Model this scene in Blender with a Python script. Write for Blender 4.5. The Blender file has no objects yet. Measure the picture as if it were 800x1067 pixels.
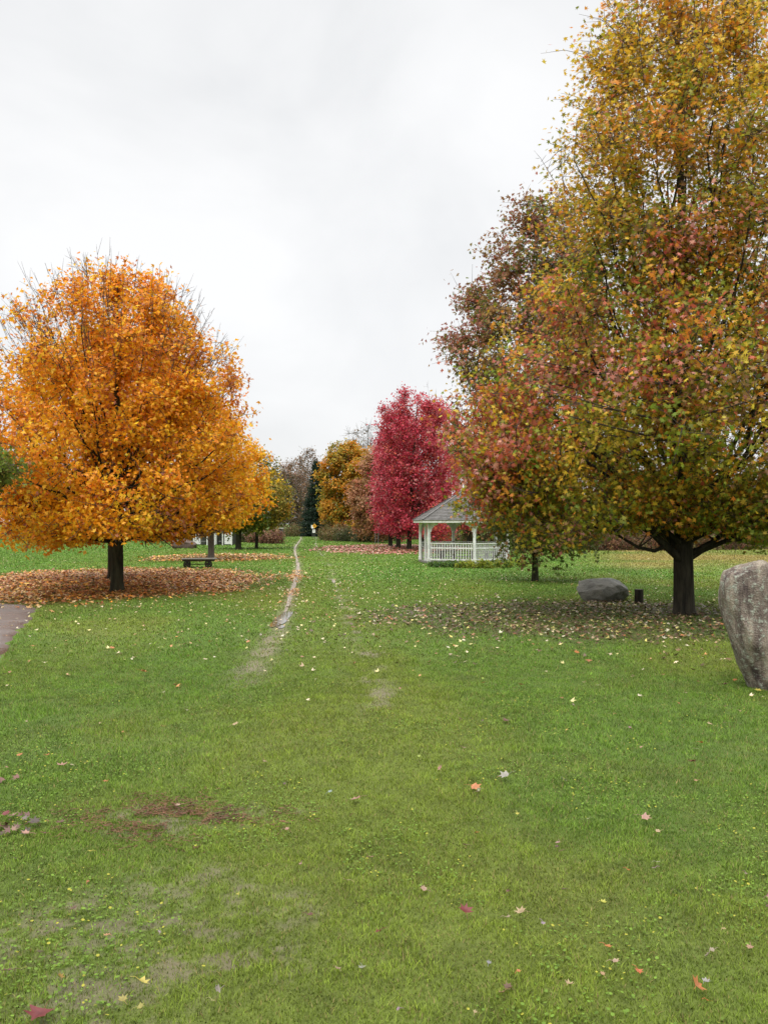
import bpy, bmesh, math, random
import numpy as np
from mathutils import Vector, Matrix, noise as mnoise

# ------------------------------------------------------------------ basics
F = 900.0; HY = 545.0; CAMH = 2.0
def D_of(y): return F * CAMH / (y - HY)
def gx(px, D): return (px - 400.0) / F * D
def at(px, y):
    D = D_of(y); return (gx(px, D), D)

for c in list(bpy.data.collections): pass
COL = bpy.context.scene.collection
def tag(o, label=None, cat=None, group=None, kind=None):
    if label: o['label'] = label
    if cat: o['category'] = cat
    if group: o['group'] = group
    if kind: o['kind'] = kind
    return o
def empty(name, loc=(0, 0, 0), rz=0.0):
    o = bpy.data.objects.new(name, None); COL.objects.link(o)
    o.empty_display_size = 0.2
    o.location = loc; o.rotation_euler = (0, 0, rz); return o
def link(name, me, mat=None, parent=None):
    o = bpy.data.objects.new(name, me); COL.objects.link(o)
    if mat is not None: me.materials.append(mat)
    if parent is not None: o.parent = parent
    return o
def copy_tree(o, parent=None):
    c = o.copy(); COL.objects.link(c); c.parent = parent
    for ch in list(o.children): copy_tree(ch, c)
    return c

def fast_mesh(name, verts, loops, counts, cols=None, smooth=False):
    """verts (N,3); loops flat index array; counts loop-count per face"""
    me = bpy.data.meshes.new(name)
    verts = np.ascontiguousarray(verts, dtype=np.float32)
    me.vertices.add(len(verts)); me.vertices.foreach_set('co', verts.ravel())
    loops = np.ascontiguousarray(loops, dtype=np.int32).ravel()
    counts = np.ascontiguousarray(counts, dtype=np.int32)
    me.loops.add(len(loops)); me.loops.foreach_set('vertex_index', loops)
    starts = np.zeros(len(counts), dtype=np.int32); starts[1:] = np.cumsum(counts)[:-1]
    me.polygons.add(len(counts)); me.polygons.foreach_set('loop_start', starts)
    try: me.polygons.foreach_set('loop_total', counts)
    except Exception: pass
    if smooth: me.polygons.foreach_set('use_smooth', np.ones(len(counts), dtype=bool))
    if cols is not None:
        a = me.attributes.new('col', 'FLOAT_COLOR', 'POINT')
        c4 = np.ones((len(verts), 4), dtype=np.float32); c4[:, :3] = cols
        a.data.foreach_set('color', c4.ravel())
    me.update(calc_edges=True)
    return me

def S(r, g, b):  # sRGB 0-255 -> linear
    f = lambda v: ((v / 255.0) / 12.92 if v / 255.0 <= .04045 else ((v / 255.0 + .055) / 1.055) ** 2.4)
    return (f(r), f(g), f(b))

# ------------------------------------------------------------------ numpy noise
def _hash(ix, iy, seed):
    h = (ix.astype(np.int64) * 374761393 + iy.astype(np.int64) * 668265263 + seed * 2147483647) & 0xffffffff
    h = ((h ^ (h >> 13)) * 1274126177) & 0xffffffff
    return ((h ^ (h >> 16)) & 0xffff) / 65535.0
def vnoise(x, y, seed=0):
    x = np.asarray(x, dtype=np.float64); y = np.asarray(y, dtype=np.float64)
    ix = np.floor(x); iy = np.floor(y); fx = x - ix; fy = y - iy
    fx = fx * fx * (3 - 2 * fx); fy = fy * fy * (3 - 2 * fy)
    a = _hash(ix, iy, seed); b = _hash(ix + 1, iy, seed); c = _hash(ix, iy + 1, seed); d = _hash(ix + 1, iy + 1, seed)
    return (a * (1 - fx) + b * fx) * (1 - fy) + (c * (1 - fx) + d * fx) * fy
def fbm(x, y, seed=0, oct=4):
    s = 0; a = .5; t = 0
    for i in range(oct):
        s = s + a * vnoise(x * 2 ** i, y * 2 ** i, seed + i * 17); t += a; a *= .5
    return s / t
def sst(a, b, x):
    t = np.clip((x - a) / (b - a), 0, 1); return t * t * (3 - 2 * t)

# ------------------------------------------------------------------ ground functions
def hz(x, y):
    d = np.hypot(x, y)
    x = np.asarray(x, dtype=float); y = np.asarray(y, dtype=float)
    fl = 1 - np.exp(-((x - rutx(RUTL, y)) / .7) ** 4) * (y > 5)
    return fl * (fbm(x / 3.0, y / 3.0, 5, 3) - .5) * .07 * (1 - sst(25, 60, d)) + fl * (fbm(x / .5, y / .5, 9, 2) - .5) * .02 * (1 - sst(8, 14, d))
RUTL = [(-14.5, 150), (-10.0, 106), (-7.3, 70), (-5.1, 50), (-3.9, 40), (-3.05, 30), (-2.35, 21.2), (-2.0, 17), (-1.85, 14.5), (-1.8, 12.4), (-1.75, 10)]
RUTR = [(-12.0, 150), (-8.2, 106), (-5.6, 70), (-3.5, 50), (-2.4, 40), (-1.85, 30), (-0.95, 21.2), (-0.6, 17), (-0.40, 14), (-0.2, 12), (-0.10, 10.3), (0, 8)]
def rutx(R, y):
    ys = np.array([p[1] for p in R][::-1]); xs = np.array([p[0] for p in R][::-1])
    f = lambda q: np.interp(np.log(q), np.log(ys), xs / ys) * q
    y = np.maximum(np.asarray(y, dtype=float), 1.0)
    return (f(y * .82) / .82 + f(y * .91) / .91 + f(y) + f(y * 1.1) / 1.1 + f(y * 1.2) / 1.2) / 5
CARP = [  # cx, cy, rx, ry, name
    (-9.3, 29.3, 5.9, 9.2), (-9.6, 50, 4.6, 6.5), (4.4, 18.3, 4.9, 3.9), (0.5, 68, 6.0, 13)]
def carpet(i, x, y):
    cx, cy, rx, ry = CARP[i]
    dy = (y - cy) / ry
    r = np.hypot((x - cx) / rx, dy) + (fbm(x * .9, y * .5, 40 + i, 3) - .5) * .45
    return 1 - sst(.72, 1.12, r)
def rutsoil(x, y):
    n = fbm(x * 4, y * 2.2, 123, 4)
    a = np.exp(-((x - rutx(RUTL, y)) / np.interp(y, [8, 11, 14, 30, 100], [.2, .28, .20, .17, .3])) ** 2) * sst(9.5, 13, y)
    b = np.exp(-((x - rutx(RUTR, y)) / .24) ** 2) * sst(8, 10, y) * .55
    return np.clip(np.maximum(a * (.55 + .8 * sst(.4, .6, n)), b * sst(.48, .66, n) * 1.6) * .8, 0, .85) * (1 - sst(90, 140, y))
def mudmask(x, y):
    # bare wet patches in the near lawn, left of centre
    m = 0
    for (cx, cy, rx, ry, w) in [(-1.5, 5.85, .55, .45, 1.0), (-.85, 5.95, .45, .35, .55), (-1.05, 4.75, .55, .45, .75), (-.95, 4.1, .75, .5, 1.0), (-1.55, 4.3, .5, .6, .85), (-.55, 4.5, .35, .3, .6), (-1.3, 3.6, .6, .4, .8),
                                (-0.15, 13.1, .30, .45, .9), (-.03, 10.2, .32, .32, .8), (-1.75, 11.3, .3, .9, .6)]:
        r = np.hypot((x - cx) / rx, (y - cy) / ry)
        m = np.maximum(m, w * (1 - sst(.35, 1.15, r)))
    n = fbm(x * 9, y * 9, 77, 4) * .72 + .28 * vnoise(x * 34, y * 30, 78)
    return np.clip(m * sst(.40, .66, n) * 1.1, 0, .9)
def grass_col(x, y):
    n1 = fbm(x / 2.6, y / 4.2, 21, 4); n2 = fbm(x / .55, y / .7, 31, 4); n3 = fbm(x / 7 + 5, y / 13, 51, 3)
    base = np.array([.116, .203, .023]); yel = np.array([.166, .218, .026]); dul = np.array([.160, .165, .038]); deep = np.array([.085, .190, .018])
    c = np.empty(x.shape + (3,))
    c[:] = base
    w = sst(.45, .72, n1)[..., None]; c = c * (1 - w) + yel * w * .9 + c * w * .1
    w = (sst(.5, .75, n2) * .22)[..., None]; c = c * (1 - w) + dul * w
    w = (sst(.52, .8, n3) * .75)[..., None]; c = c * (1 - w) + deep * w
    # worn strip beside the track / foreground centre-left is yellower
    tr = np.exp(-((x - (rutx(RUTL, y) + rutx(RUTR, y)) / 2) / 1.7) ** 2) * (1 - sst(40, 80, y))
    w = (tr * .5 * sst(.3, .7, n1 + .1))[..., None]; c = c * (1 - w) + yel * w
    # hay-coloured field far right
    f = sst(33, 44, y) * sst(.20, .30, x / np.maximum(y, 1)) * (1 - sst(80, 100, y)) * .8
    w = (f * (.35 + .65 * sst(.35, .6, fbm(x / 8, y / 3.5, 61, 3))))[..., None]; c = c * (1 - w) + np.array([.31, .235, .075]) * w
    # bright fresh lawn, mid distance
    f = sst(22, 30, y) * .45
    w = (f * (1 - sst(.20, .30, x / np.maximum(y, 1))))[..., None]; c = c * (1 - w) + np.array([.12, .235, .028]) * w
    # tufty speckle
    n4 = fbm(x * 9, y * 9, 91, 2)
    c = c * (0.75 + .5 * n4)[..., None]
    return c

# ------------------------------------------------------------------ materials
def new_mat(name):
    m = bpy.data.materials.new(name); m.use_nodes = True
    nt = m.node_tree; nt.nodes.clear()
    out = nt.nodes.new('ShaderNodeOutputMaterial')
    return m, nt, out
def N(nt, t, **kw):
    n = nt.nodes.new(t)
    for k, v in kw.items(): setattr(n, k, v)
    return n
def L(nt, a, b): nt.links.new(a, b)

def leaf_mat(name, trans=.35, rough=.5, spec=.35):
    m, nt, out = new_mat(name)
    at_ = N(nt, 'ShaderNodeAttribute', attribute_name='col')
    p = N(nt, 'ShaderNodeBsdfPrincipled'); p.inputs['Roughness'].default_value = rough
    p.inputs['Specular IOR Level'].default_value = spec
    t = N(nt, 'ShaderNodeBsdfTranslucent'); mx = N(nt, 'ShaderNodeMixShader'); mx.inputs[0].default_value = trans
    L(nt, at_.outputs['Color'], p.inputs['Base Color'])
    L(nt, at_.outputs['Color'], t.inputs['Color'])
    L(nt, p.outputs[0], mx.inputs[1]); L(nt, t.outputs[0], mx.inputs[2]); L(nt, mx.outputs[0], out.inputs[0])
    return m
M_LEAF = leaf_mat('tree_leaves', .45)
M_GRASS = leaf_mat('grass_blades', .25, .6, .2)
M_LITTER = leaf_mat('fallen_leaves', .12, .42, .5)

def simple_mat(name, col, rough=.7, nscale=8, var=.25, col2=None, bump=.0, metallic=0, stretch=(1, 1, 1), bscale=None, spec=.5, detail=6):
    m, nt, out = new_mat(name)
    tc = N(nt, 'ShaderNodeTexCoord'); mp = N(nt, 'ShaderNodeMapping'); mp.inputs['Scale'].default_value = stretch
    L(nt, tc.outputs['Object'], mp.inputs[0])
    no = N(nt, 'ShaderNodeTexNoise'); no.inputs['Scale'].default_value = nscale; no.inputs['Detail'].default_value = detail; no.inputs['Roughness'].default_value = .65
    L(nt, mp.outputs[0], no.inputs['Vector'])
    cr = N(nt, 'ShaderNodeValToRGB')
    c1 = tuple(v * (1 - var) for v in col); c2 = col2 if col2 else tuple(min(1, v * (1 + var)) for v in col)
    cr.color_ramp.elements[0].position = .32; cr.color_ramp.elements[1].position = .68
    cr.color_ramp.elements[0].color = (*c1, 1); cr.color_ramp.elements[1].color = (*c2, 1)
    L(nt, no.outputs['Fac'], cr.inputs[0])
    p = N(nt, 'ShaderNodeBsdfPrincipled'); p.inputs['Roughness'].default_value = rough; p.inputs['Metallic'].default_value = metallic
    p.inputs['Specular IOR Level'].default_value = spec
    L(nt, cr.outputs[0], p.inputs['Base Color'])
    if bump:
        b = N(nt, 'ShaderNodeBump'); b.inputs['Strength'].default_value = bump; b.inputs['Distance'].default_value = .03
        n2 = N(nt, 'ShaderNodeTexNoise'); n2.inputs['Scale'].default_value = bscale or nscale * 3; n2.inputs['Detail'].default_value = 6
        L(nt, mp.outputs[0], n2.inputs['Vector']); L(nt, n2.outputs['Fac'], b.inputs['Height']); L(nt, b.outputs[0], p.inputs['Normal'])
    L(nt, p.outputs[0], out.inputs[0])
    return m
M_BARK = simple_mat('wet_dark_bark', (.016, .013, .009), .8, 9, .5, (.048, .042, .028), 1.0, stretch=(1, 1, .18), bscale=26, spec=.2)
M_BARK_MOSS = simple_mat('mossy_grey_bark', (.018, .017, .010), .85, 8, .45, (.055, .054, .030), 1.0, stretch=(1, 1, .2), bscale=24, spec=.2)
M_BARK_GREY = simple_mat('grey_bark', (.11, .095, .08), .85, 5, .4, (.19, .17, .145), .6, stretch=(1, 1, .3))
M_TWIG = simple_mat('twig_bark', (.060, .042, .032), .8, 9, .3)

# ------------------------------------------------------------------ tubes (vectorised)
def tubes(paths, radii, sides):
    """paths (N,K,3) radii (N,K) -> verts, loops, counts"""
    paths = np.asarray(paths, dtype=np.float64); radii = np.asarray(radii, dtype=np.float64)
    n, k, _ = paths.shape
    tg = np.gradient(paths, axis=1)
    tg /= (np.linalg.norm(tg, axis=2, keepdims=True) + 1e-9)
    mean = paths[:, -1] - paths[:, 0]; mean /= (np.linalg.norm(mean, axis=1, keepdims=True) + 1e-9)
    ref = np.where(np.abs(mean[:, 2:3]) > .9, np.array([[1., 0, 0]]), np.array([[0, 0, 1.]]))[:, None, :]
    u = np.cross(tg, np.broadcast_to(ref, tg.shape)); u /= (np.linalg.norm(u, axis=2, keepdims=True) + 1e-9)
    v = np.cross(tg, u)
    a = np.linspace(0, 2 * np.pi, sides, endpoint=False)
    ring = u[:, :, None, :] * np.cos(a)[None, None, :, None] + v[:, :, None, :] * np.sin(a)[None, None, :, None]
    vs = paths[:, :, None, :] + ring * radii[:, :, None, None]
    verts = vs.reshape(-1, 3)
    idx = np.arange(n * k * sides).reshape(n, k, sides)
    nx = np.roll(idx, -1, axis=2)
    q = np.stack([idx[:, :-1], nx[:, :-1], nx[:, 1:], idx[:, 1:]], axis=-1).reshape(-1, 4)
    return verts, q.ravel(), np.full(len(q), 4)
def join_parts(parts):
    vs = []; ls = []; cs = []; off = 0
    for v, l, c in parts:
        vs.append(v); ls.append(np.asarray(l) + off); cs.append(c); off += len(v)
    return np.concatenate(vs), np.concatenate(ls), np.concatenate(cs)

# ------------------------------------------------------------------ leaves
def polar(pts): return np.array([(r * math.cos(math.radians(a)), r * math.sin(math.radians(a))) for a, r in pts])
MAPLE12 = polar([(90, 1.08), (70, .40), (42, .98), (20, .36), (-12, .74), (-45, .32), (-90, .30), (-135, .32), (192, .74), (160, .36), (138, .98), (110, .40)])
MAPLE8 = polar([(90, 1.08), (66, .40), (30, 1.0), (-20, .42), (-90, .42), (200, .42), (150, 1.0), (114, .40)])
MAPLE6 = polar([(90, 1.0), (50, .58), (15, .85), (-90, .5), (165, .85), (130, .58)])
OVAL4 = np.array([(0, 1.0), (.55, .1), (0, -.8), (-.55, .1)])
def leaves_geo(P, size, shape, rng, normals=None, flat=.0, cols=None, curl=0.0, wind=0.0):
    n = len(P); k = len(shape)
    nrm = rng.normal(size=(n, 3)); nrm /= np.linalg.norm(nrm, axis=1, keepdims=True)
    if normals is not None:
        nrm = nrm * (1 - flat) + normals * flat; nrm /= (np.linalg.norm(nrm, axis=1, keepdims=True) + 1e-9)
    r = rng.normal(size=(n, 3)); r[:, 2] -= .6
    u = np.cross(nrm, r); u /= (np.linalg.norm(u, axis=1, keepdims=True) + 1e-9)
    v = np.cross(nrm, u)
    v = np.where((v[:, 2:3] > 0) & (rng.random((n, 1)) < .7), -v, v)
    sz = np.broadcast_to(np.asarray(size), (n,)) * rng.uniform(.65, 1.25, n)
    s = sz[:, None, None]
    vs = P[:, None, :] + u[:, None, :] * shape[None, :, 0:1] * s + v[:, None, :] * shape[None, :, 1:2] * s
    if curl:
        rr = (np.linalg.norm(shape, axis=1) ** 2)[None, :, None]
        amt = rng.uniform(-.3, 1, n)[:, None, None] * curl
        vs = vs + nrm[:, None, :] * rr * amt * s
        fold = np.abs(shape[:, 0])[None, :, None] * rng.uniform(-.2, .9, n)[:, None, None] * curl
        vs = vs + nrm[:, None, :] * fold * s
        # centre vertex fan so it really curls
        ctr = P[:, None, :]
        vs = np.concatenate([vs, ctr], axis=1)
        base = (np.arange(n) * (k + 1))[:, None]
        i = np.arange(k)
        tri = np.stack([np.broadcast_to(base + i, (n, k)), np.broadcast_to(base + (i + 1) % k, (n, k)), np.broadcast_to(base + k, (n, k))], -1)
        loops = tri.ravel(); counts = np.full(n * k, 3); kk = k + 1
    else:
        loops = np.arange(n * k); counts = np.full(n, k); kk = k
    c = None
    if cols is not None: c = np.repeat(cols, kk, axis=0)
    return vs.reshape(-1, 3), loops, counts, c

# ------------------------------------------------------------------ tree generator
def bez(p0, p1, p2, k):
    t = np.linspace(0, 1, k)[None, :, None]
    return p0[:, None] * (1 - t) ** 2 + 2 * p1[:, None] * t * (1 - t) + p2[:, None] * t ** 2

def make_tree(name, label, cat, group, base, H, zb, prof, tr, fork, nlimb, nsec, ntip, lpt, lsize, shape, palette, seed,
              bark=None, sigma=.42, off=(0, 0), lump=.16, top_twigs=0, curl=0, limb_r=.30, ascend=.45, sides=9, scatter=.16, hull=None, low_limbs=(), bare=False, lean=(0, 0), zsmax=.72, zmin=None, extra=(), maxsec=None, thin=0, minze=.06, cull=None, tipbias=.42, twigr=.006):
    rng = np.random.default_rng(seed)
    root = empty(name, (base[0], base[1], float(hz(np.array(base[0]), np.array(base[1]))) - .02))
    tag(root, label, cat, group)
    bark = bark or M_BARK
    pt = np.array([p[0] for p in prof]); pr = np.array([p[1] for p in prof])
    ph = rng.uniform(0, 6.28, 8)
    def env(z, ang):
        t = (z - zb) / (H - zb)
        r = np.interp(t, pt, pr)
        m = 1 + lump * (np.sin(3 * ang + ph[0] + 3 * t) * .5 + np.sin(5 * ang + ph[1] - 7 * t) * .4 + np.sin(2 * ang + 11 * t + ph[2]) * .5 + np.sin(9 * ang + 17 * t + ph[3]) * .3)
        if hull is not None: m = m * hull(ang, t)
        return r * m
    # leader
    K = 14
    zz = np.linspace(0, H * .97, K)
    wob = np.cumsum(rng.normal(0, .035, (K, 2)), axis=0) * (zz / H)[:, None] * 1.2
    lead = np.stack([wob[:, 0] + off[0] * np.clip(zz / H, 0, 1) + lean[0] * zz, wob[:, 1] + off[1] * np.clip(zz / H, 0, 1) + lean[1] * zz, zz], 1)
    lz = zz / H
    lrad = tr * np.where(lz < fork / H, 1 - .10 * lz / (fork / H), .9 * np.maximum(1 - (lz - fork / H) / (1 - fork / H), 0) ** 1.0 * .72 + .02)
    lrad[0] = tr * 1.18
    # extra rings near the root for a flare
    zfine = np.concatenate([[0, .05, .14, .32], np.linspace(.6, fork, 4), np.linspace(fork, H * .97, 14)[1:]])
    lx = np.interp(zfine, zz, lead[:, 0]); ly = np.interp(zfine, zz, lead[:, 1])
    lr = np.interp(zfine, zz, lrad); lr[0] = tr * 1.42; lr[1] = tr * 1.22; lr[2] = tr * 1.08; lr[3] = tr * 1.01
    fr = tr * .93
    lr = np.where(zfine > fork, fr * .80 * (1 - (zfine - fork) / (H * .97 - fork)) ** .9 + .012, lr)
    lr = np.where((zfine <= fork) & (zfine > .4), tr * (1 - .07 * zfine / fork), lr)
    parts = [tubes(np.stack([lx, ly, zfine], 1)[None], lr[None], 14 if sides > 6 else 7)]
    # organic trunk: perturb
    v, l, c = parts[0]
    a = np.arctan2(v[:, 1], v[:, 0])
    v = v * 1.0; w = 1 + .06 * np.sin(3 * a + ph[4] + v[:, 2]) + .05 * np.sin(5 * a + ph[5]) + .10 * np.sin(5 * a + ph[6]) * np.clip(1 - v[:, 2] / .3, 0, 1)
    cx = np.interp(v[:, 2], zz, lead[:, 0]); cy = np.interp(v[:, 2], zz, lead[:, 1])
    v[:, 0] = cx + (v[:, 0] - cx) * w; v[:, 1] = cy + (v[:, 1] - cy) * w
    parts[0] = (v, l, c)
    # limbs
    i = np.arange(nlimb); u = (i + .5) / nlimb
    zs = fork * .97 + (u ** 1.25) * (zsmax * H - fork)
    ang = i * 2.39996 + rng.uniform(-.3, .3, nlimb)
    ze = zb + (minze + .90 * np.clip(u * .86 + rng.uniform(-.05, .22, nlimb), 0, 1)) * (H - zb)
    ze = np.maximum(ze, zs * .9 + .1)
    re = env(ze, ang) * rng.uniform(.72, .92, nlimb)
    cof = np.stack([off[0] * ze / H + lean[0] * ze, off[1] * ze / H + lean[1] * ze], 1)
    p0 = np.stack([np.interp(zs, zz, lead[:, 0]), np.interp(zs, zz, lead[:, 1]), zs], 1)
    p2 = np.stack([np.cos(ang) * re + cof[:, 0], np.sin(ang) * re + cof[:, 1], ze], 1)
    p1 = p0 * .5 + p2 * .5; p1[:, 2] = p0[:, 2] + (ze - zs) * (.5 - ascend * .5) * 1.0
    p1[:, :2] = p0[:, :2] + (p2[:, :2] - p0[:, :2]) * .55
    KL = 11
    limbs = bez(p0, p1, p2, KL)
    jit = rng.normal(0, 1, limbs.shape) * (.035 * np.linalg.norm(p2 - p0, axis=1))[:, None, None]
    jit[:, 0] = 0; limbs += np.cumsum(jit, axis=1) * .45
    r0 = tr * limb_r * (1.15 - .75 * u) * rng.uniform(.75, 1.2, nlimb)
    lrd = r0[:, None] * (1 - np.linspace(0, 1, KL)[None] * .82)
    parts.append(tubes(limbs, lrd, 7 if sides > 6 else 5))
    nodes = limbs[:, 2:].reshape(-1, 3); noder = lrd[:, 2:].reshape(-1)
    ln = np.stack([lx, ly, zfine], 1)[10:]; nodes = np.concatenate([nodes, ln]); noder = np.concatenate([noder, lr[10:]])
    # explicit low limbs
    for pts, rr in low_limbs:
        pp = np.array(pts, float)[None]; rd = np.linspace(rr, rr * .35, len(pts))[None]
        parts.append(tubes(pp, rd, 8)); nodes = np.concatenate([nodes, pp[0][2:]]); noder = np.concatenate([noder, rd[0][2:]])
    # secondaries
    def sample(n, bias):
        t = rng.random(n * 4); z = zb + t * (H - zb)
        r = np.interp(t, pt, pr)
        keep = rng.random(n * 4) < (r / pr.max()) ** 1.3 + .04
        z = z[keep][:n]; m = len(z)
        an = rng.uniform(0, 2 * np.pi, m)
        rad = env(z, an) * rng.random(m) ** bias * .95
        f = z / H
        return np.stack([np.cos(an) * rad + off[0] * f + lean[0] * z, np.sin(an) * rad + off[1] * f + lean[1] * z, z], 1)
    Sx = sample(nsec, tipbias)
    if cull is not None: Sx = Sx[cull(Sx, rng)]
    for (ec, er, en) in extra:
        e_ = rng.normal(0, 1, (en, 3)); e_ = e_ / np.linalg.norm(e_, axis=1, keepdims=True) * rng.random((en, 1)) ** .4 * np.array(er) + np.array(ec); Sx = np.concatenate([Sx, e_])
    d = np.linalg.norm(Sx[:, None] - nodes[None], axis=2) + np.clip(nodes[None, :, 2] - Sx[:, None, 2] + .25, 0, 9) * 1.6
    j = d.argmin(1)
    if maxsec:
        ok = np.linalg.norm(Sx - nodes[j], axis=1) < np.where(Sx[:, 2] < 3.2, maxsec, 9); Sx = Sx[ok]; j = j[ok]
    s0 = nodes[j]; sr = np.minimum(noder[j] * .7, .03 * tr / .23)
    mid = s0 * .5 + Sx * .5; mid[:, 2] -= (Sx[:, 2] - s0[:, 2]) * .15; mid += rng.normal(0, .06, mid.shape)
    sec = bez(s0, mid, Sx, 6)
    brs = [tubes(sec, sr[:, None] * (1 - np.linspace(0, 1, 6)[None] * .75), 4)]
    # tips
    n = len(Sx) * ntip
    k = rng.integers(0, len(Sx), n)
    tt = rng.integers(2, 6, n)
    c0 = sec[k, tt]
    dirn = rng.normal(0, 1, (n, 3)); dirn[:, 2] = dirn[:, 2] * .8 + .1
    T = c0 + dirn * sigma
    if zmin is not None:
        ok = (T[:, 2] > zmin(T) - .12) & (c0[:, 2] > zmin(c0) - .35); k = k[ok]; c0 = c0[ok]; T = T[ok]; n = len(T)
    midp = (c0 + T) / 2 + rng.normal(0, .04, T.shape)
    tw = np.stack([c0, midp, T], 1)
    brs.append(tubes(tw, np.broadcast_to(np.array([twigr * 1.3, twigr, twigr * .45])[None], (n, 3)), 3))
    if top_twigs:
        q = sample(top_twigs * 5, .2); q = q[q[:, 2] > zb + (H - zb) * .6]
        q = q[:top_twigs]
        ctr = np.array([off[0], off[1], zb + (H - zb) * .35])
        dd = q - ctr; dd /= np.linalg.norm(dd, axis=1, keepdims=True); dd[:, 2] += .5
        dd += rng.normal(0, .22, dd.shape)
        ll = rng.uniform(.4, 1.1, (len(q), 1)) * (min(H, 9.5) * .058)
        a0 = q - dd * .4; a1 = q + dd * ll * .5 + rng.normal(0, .03, q.shape); a2 = q + dd * ll
        brs.append(tubes(np.stack([a0, a1, a2], 1), np.broadcast_to(np.array([.008, .005, .002])[None], (len(q), 3)), 3))
        # side twiglets
        for rep in range(3):
            b0 = a0 + (a2 - a0) * rng.uniform(.35, .85, (len(q), 1)); e = b0 + dd * ll * .35 + rng.normal(0, .12, q.shape)
            brs.append(tubes(np.stack([b0, (b0 + e) / 2, e], 1), np.broadcast_to(np.array([.006, .0045, .0025])[None], (len(q), 3)), 3))
    v, l, c = join_parts(parts)
    link('trunk', fast_mesh(name + '_trunk', v, l, c, smooth=True), bark, root)
    v, l, c = join_parts(brs)
    link('branches', fast_mesh(name + '_branches', v, l, c, smooth=True), M_TWIG if bark is not M_BARK_GREY else M_BARK_GREY, root)
    if lpt > 0:
        ml = int(n * lpt)
        kk = rng.integers(0, n, ml)
        f = rng.random((ml, 1)) ** .6
        P = c0[kk] * (1 - f) + T[kk] * f + rng.normal(0, scatter, (ml, 3))
        if zmin is not None:
            ok = P[:, 2] > zmin(P) + rng.normal(0, .07, len(P)); P = P[ok]; kk = kk[ok]
        if thin:
            ok = rng.random(len(P)) > thin * sst(.40, .7, (P[:, 2] - zb) / (H - zb)) * (.3 + 1.4 * (rng.random(len(Sx)) > .5)[k[kk]]); P = P[ok]; kk = kk[ok]
        ctr = np.array([off[0], off[1], zb + (H - zb) * .3])
        nr = P - ctr; nr /= (np.linalg.norm(nr, axis=1, keepdims=True) + 1e-9); nr[:, 2] += .35
        cols = palette(P, (P[:, 2] - zb) / (H - zb), rng, k[kk])
        v, l, c, cc = leaves_geo(P, lsize, shape, rng, normals=nr, flat=.42, cols=cols, curl=curl)
        link('crown', fast_mesh(name + '_crown', v, l, c, cc), M_LEAF, root)
    return root

def pal(entries, cl=.5, jit=.16, gain=1.0):
    """entries: list of (rgb, weight(P,t)->array). cl: how far each twig cluster agrees on one colour"""
    cols = np.array([e[0] for e in entries]) * gain
    def f(P, t, rng, clus):
        w = np.stack([np.broadcast_to(e[1](P, t), (len(P),)) for e in entries], 1)
        w = np.clip(w, 0, None) + 1e-6; cw = np.cumsum(w / w.sum(1, keepdims=True), axis=1)
        r1 = rng.random(clus.max() + 1)[clus]; r2 = rng.random(len(P))
        r = np.where(rng.random(len(P)) < cl, r1, r2)
        pick = (r[:, None] > cw).sum(1).clip(0, len(cols) - 1)
        c = cols[pick] * (1 + rng.normal(0, jit, (len(P), 1))) * (1 + rng.normal(0, jit * .4, (len(P), 3)))
        return np.clip(c, .004, .9)
    return f
def blob(P, c, r): return np.exp(-(((P - np.array(c)) / np.array(r)) ** 2).sum(1))

exec_order = []
# ================================================================== WORLD
scene = bpy.context.scene
w = bpy.data.worlds.new("World"); scene.world = w; w.use_nodes = True
nt = w.node_tree; nt.nodes.clear()
wo = N(nt, 'ShaderNodeOutputWorld')
sky = N(nt, 'ShaderNodeTexSky', sky_type='NISHITA'); sky.sun_disc = False
SUN_EL, SUN_ROT = math.radians(52), math.radians(200)
sky.sun_elevation = SUN_EL; sky.sun_rotation = SUN_ROT; sky.dust_density = 3.0
bg1 = N(nt, 'ShaderNodeBackground'); bg1.inputs['Strength'].default_value = .10
L(nt, sky.outputs[0], bg1.inputs[0])
tc = N(nt, 'ShaderNodeTexCoord'); sp = N(nt, 'ShaderNodeSeparateXYZ'); L(nt, tc.outputs['Generated'], sp.inputs[0])
mp = N(nt, 'ShaderNodeMapping'); mp.inputs['Scale'].default_value = (1, 1, 1.5); mp.inputs['Location'].default_value = (.3, .2, .1)
L(nt, tc.outputs['Generated'], mp.inputs[0])
no = N(nt, 'ShaderNodeTexNoise'); no.inputs['Scale'].default_value = 2.9; no.inputs['Detail'].default_value = 6; no.inputs['Roughness'].default_value = .5; no.inputs['Distortion'].default_value = .5
L(nt, mp.outputs[0], no.inputs['Vector'])
cr = N(nt, 'ShaderNodeValToRGB')
cr.color_ramp.elements[0].position = .36; cr.color_ramp.elements[0].color = (.635, .64, .645, 1)
cr.color_ramp.elements[1].position = .66; cr.color_ramp.elements[1].color = (.74, .74, .74, 1)
L(nt, no.outputs['Fac'], cr.inputs[0])
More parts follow.
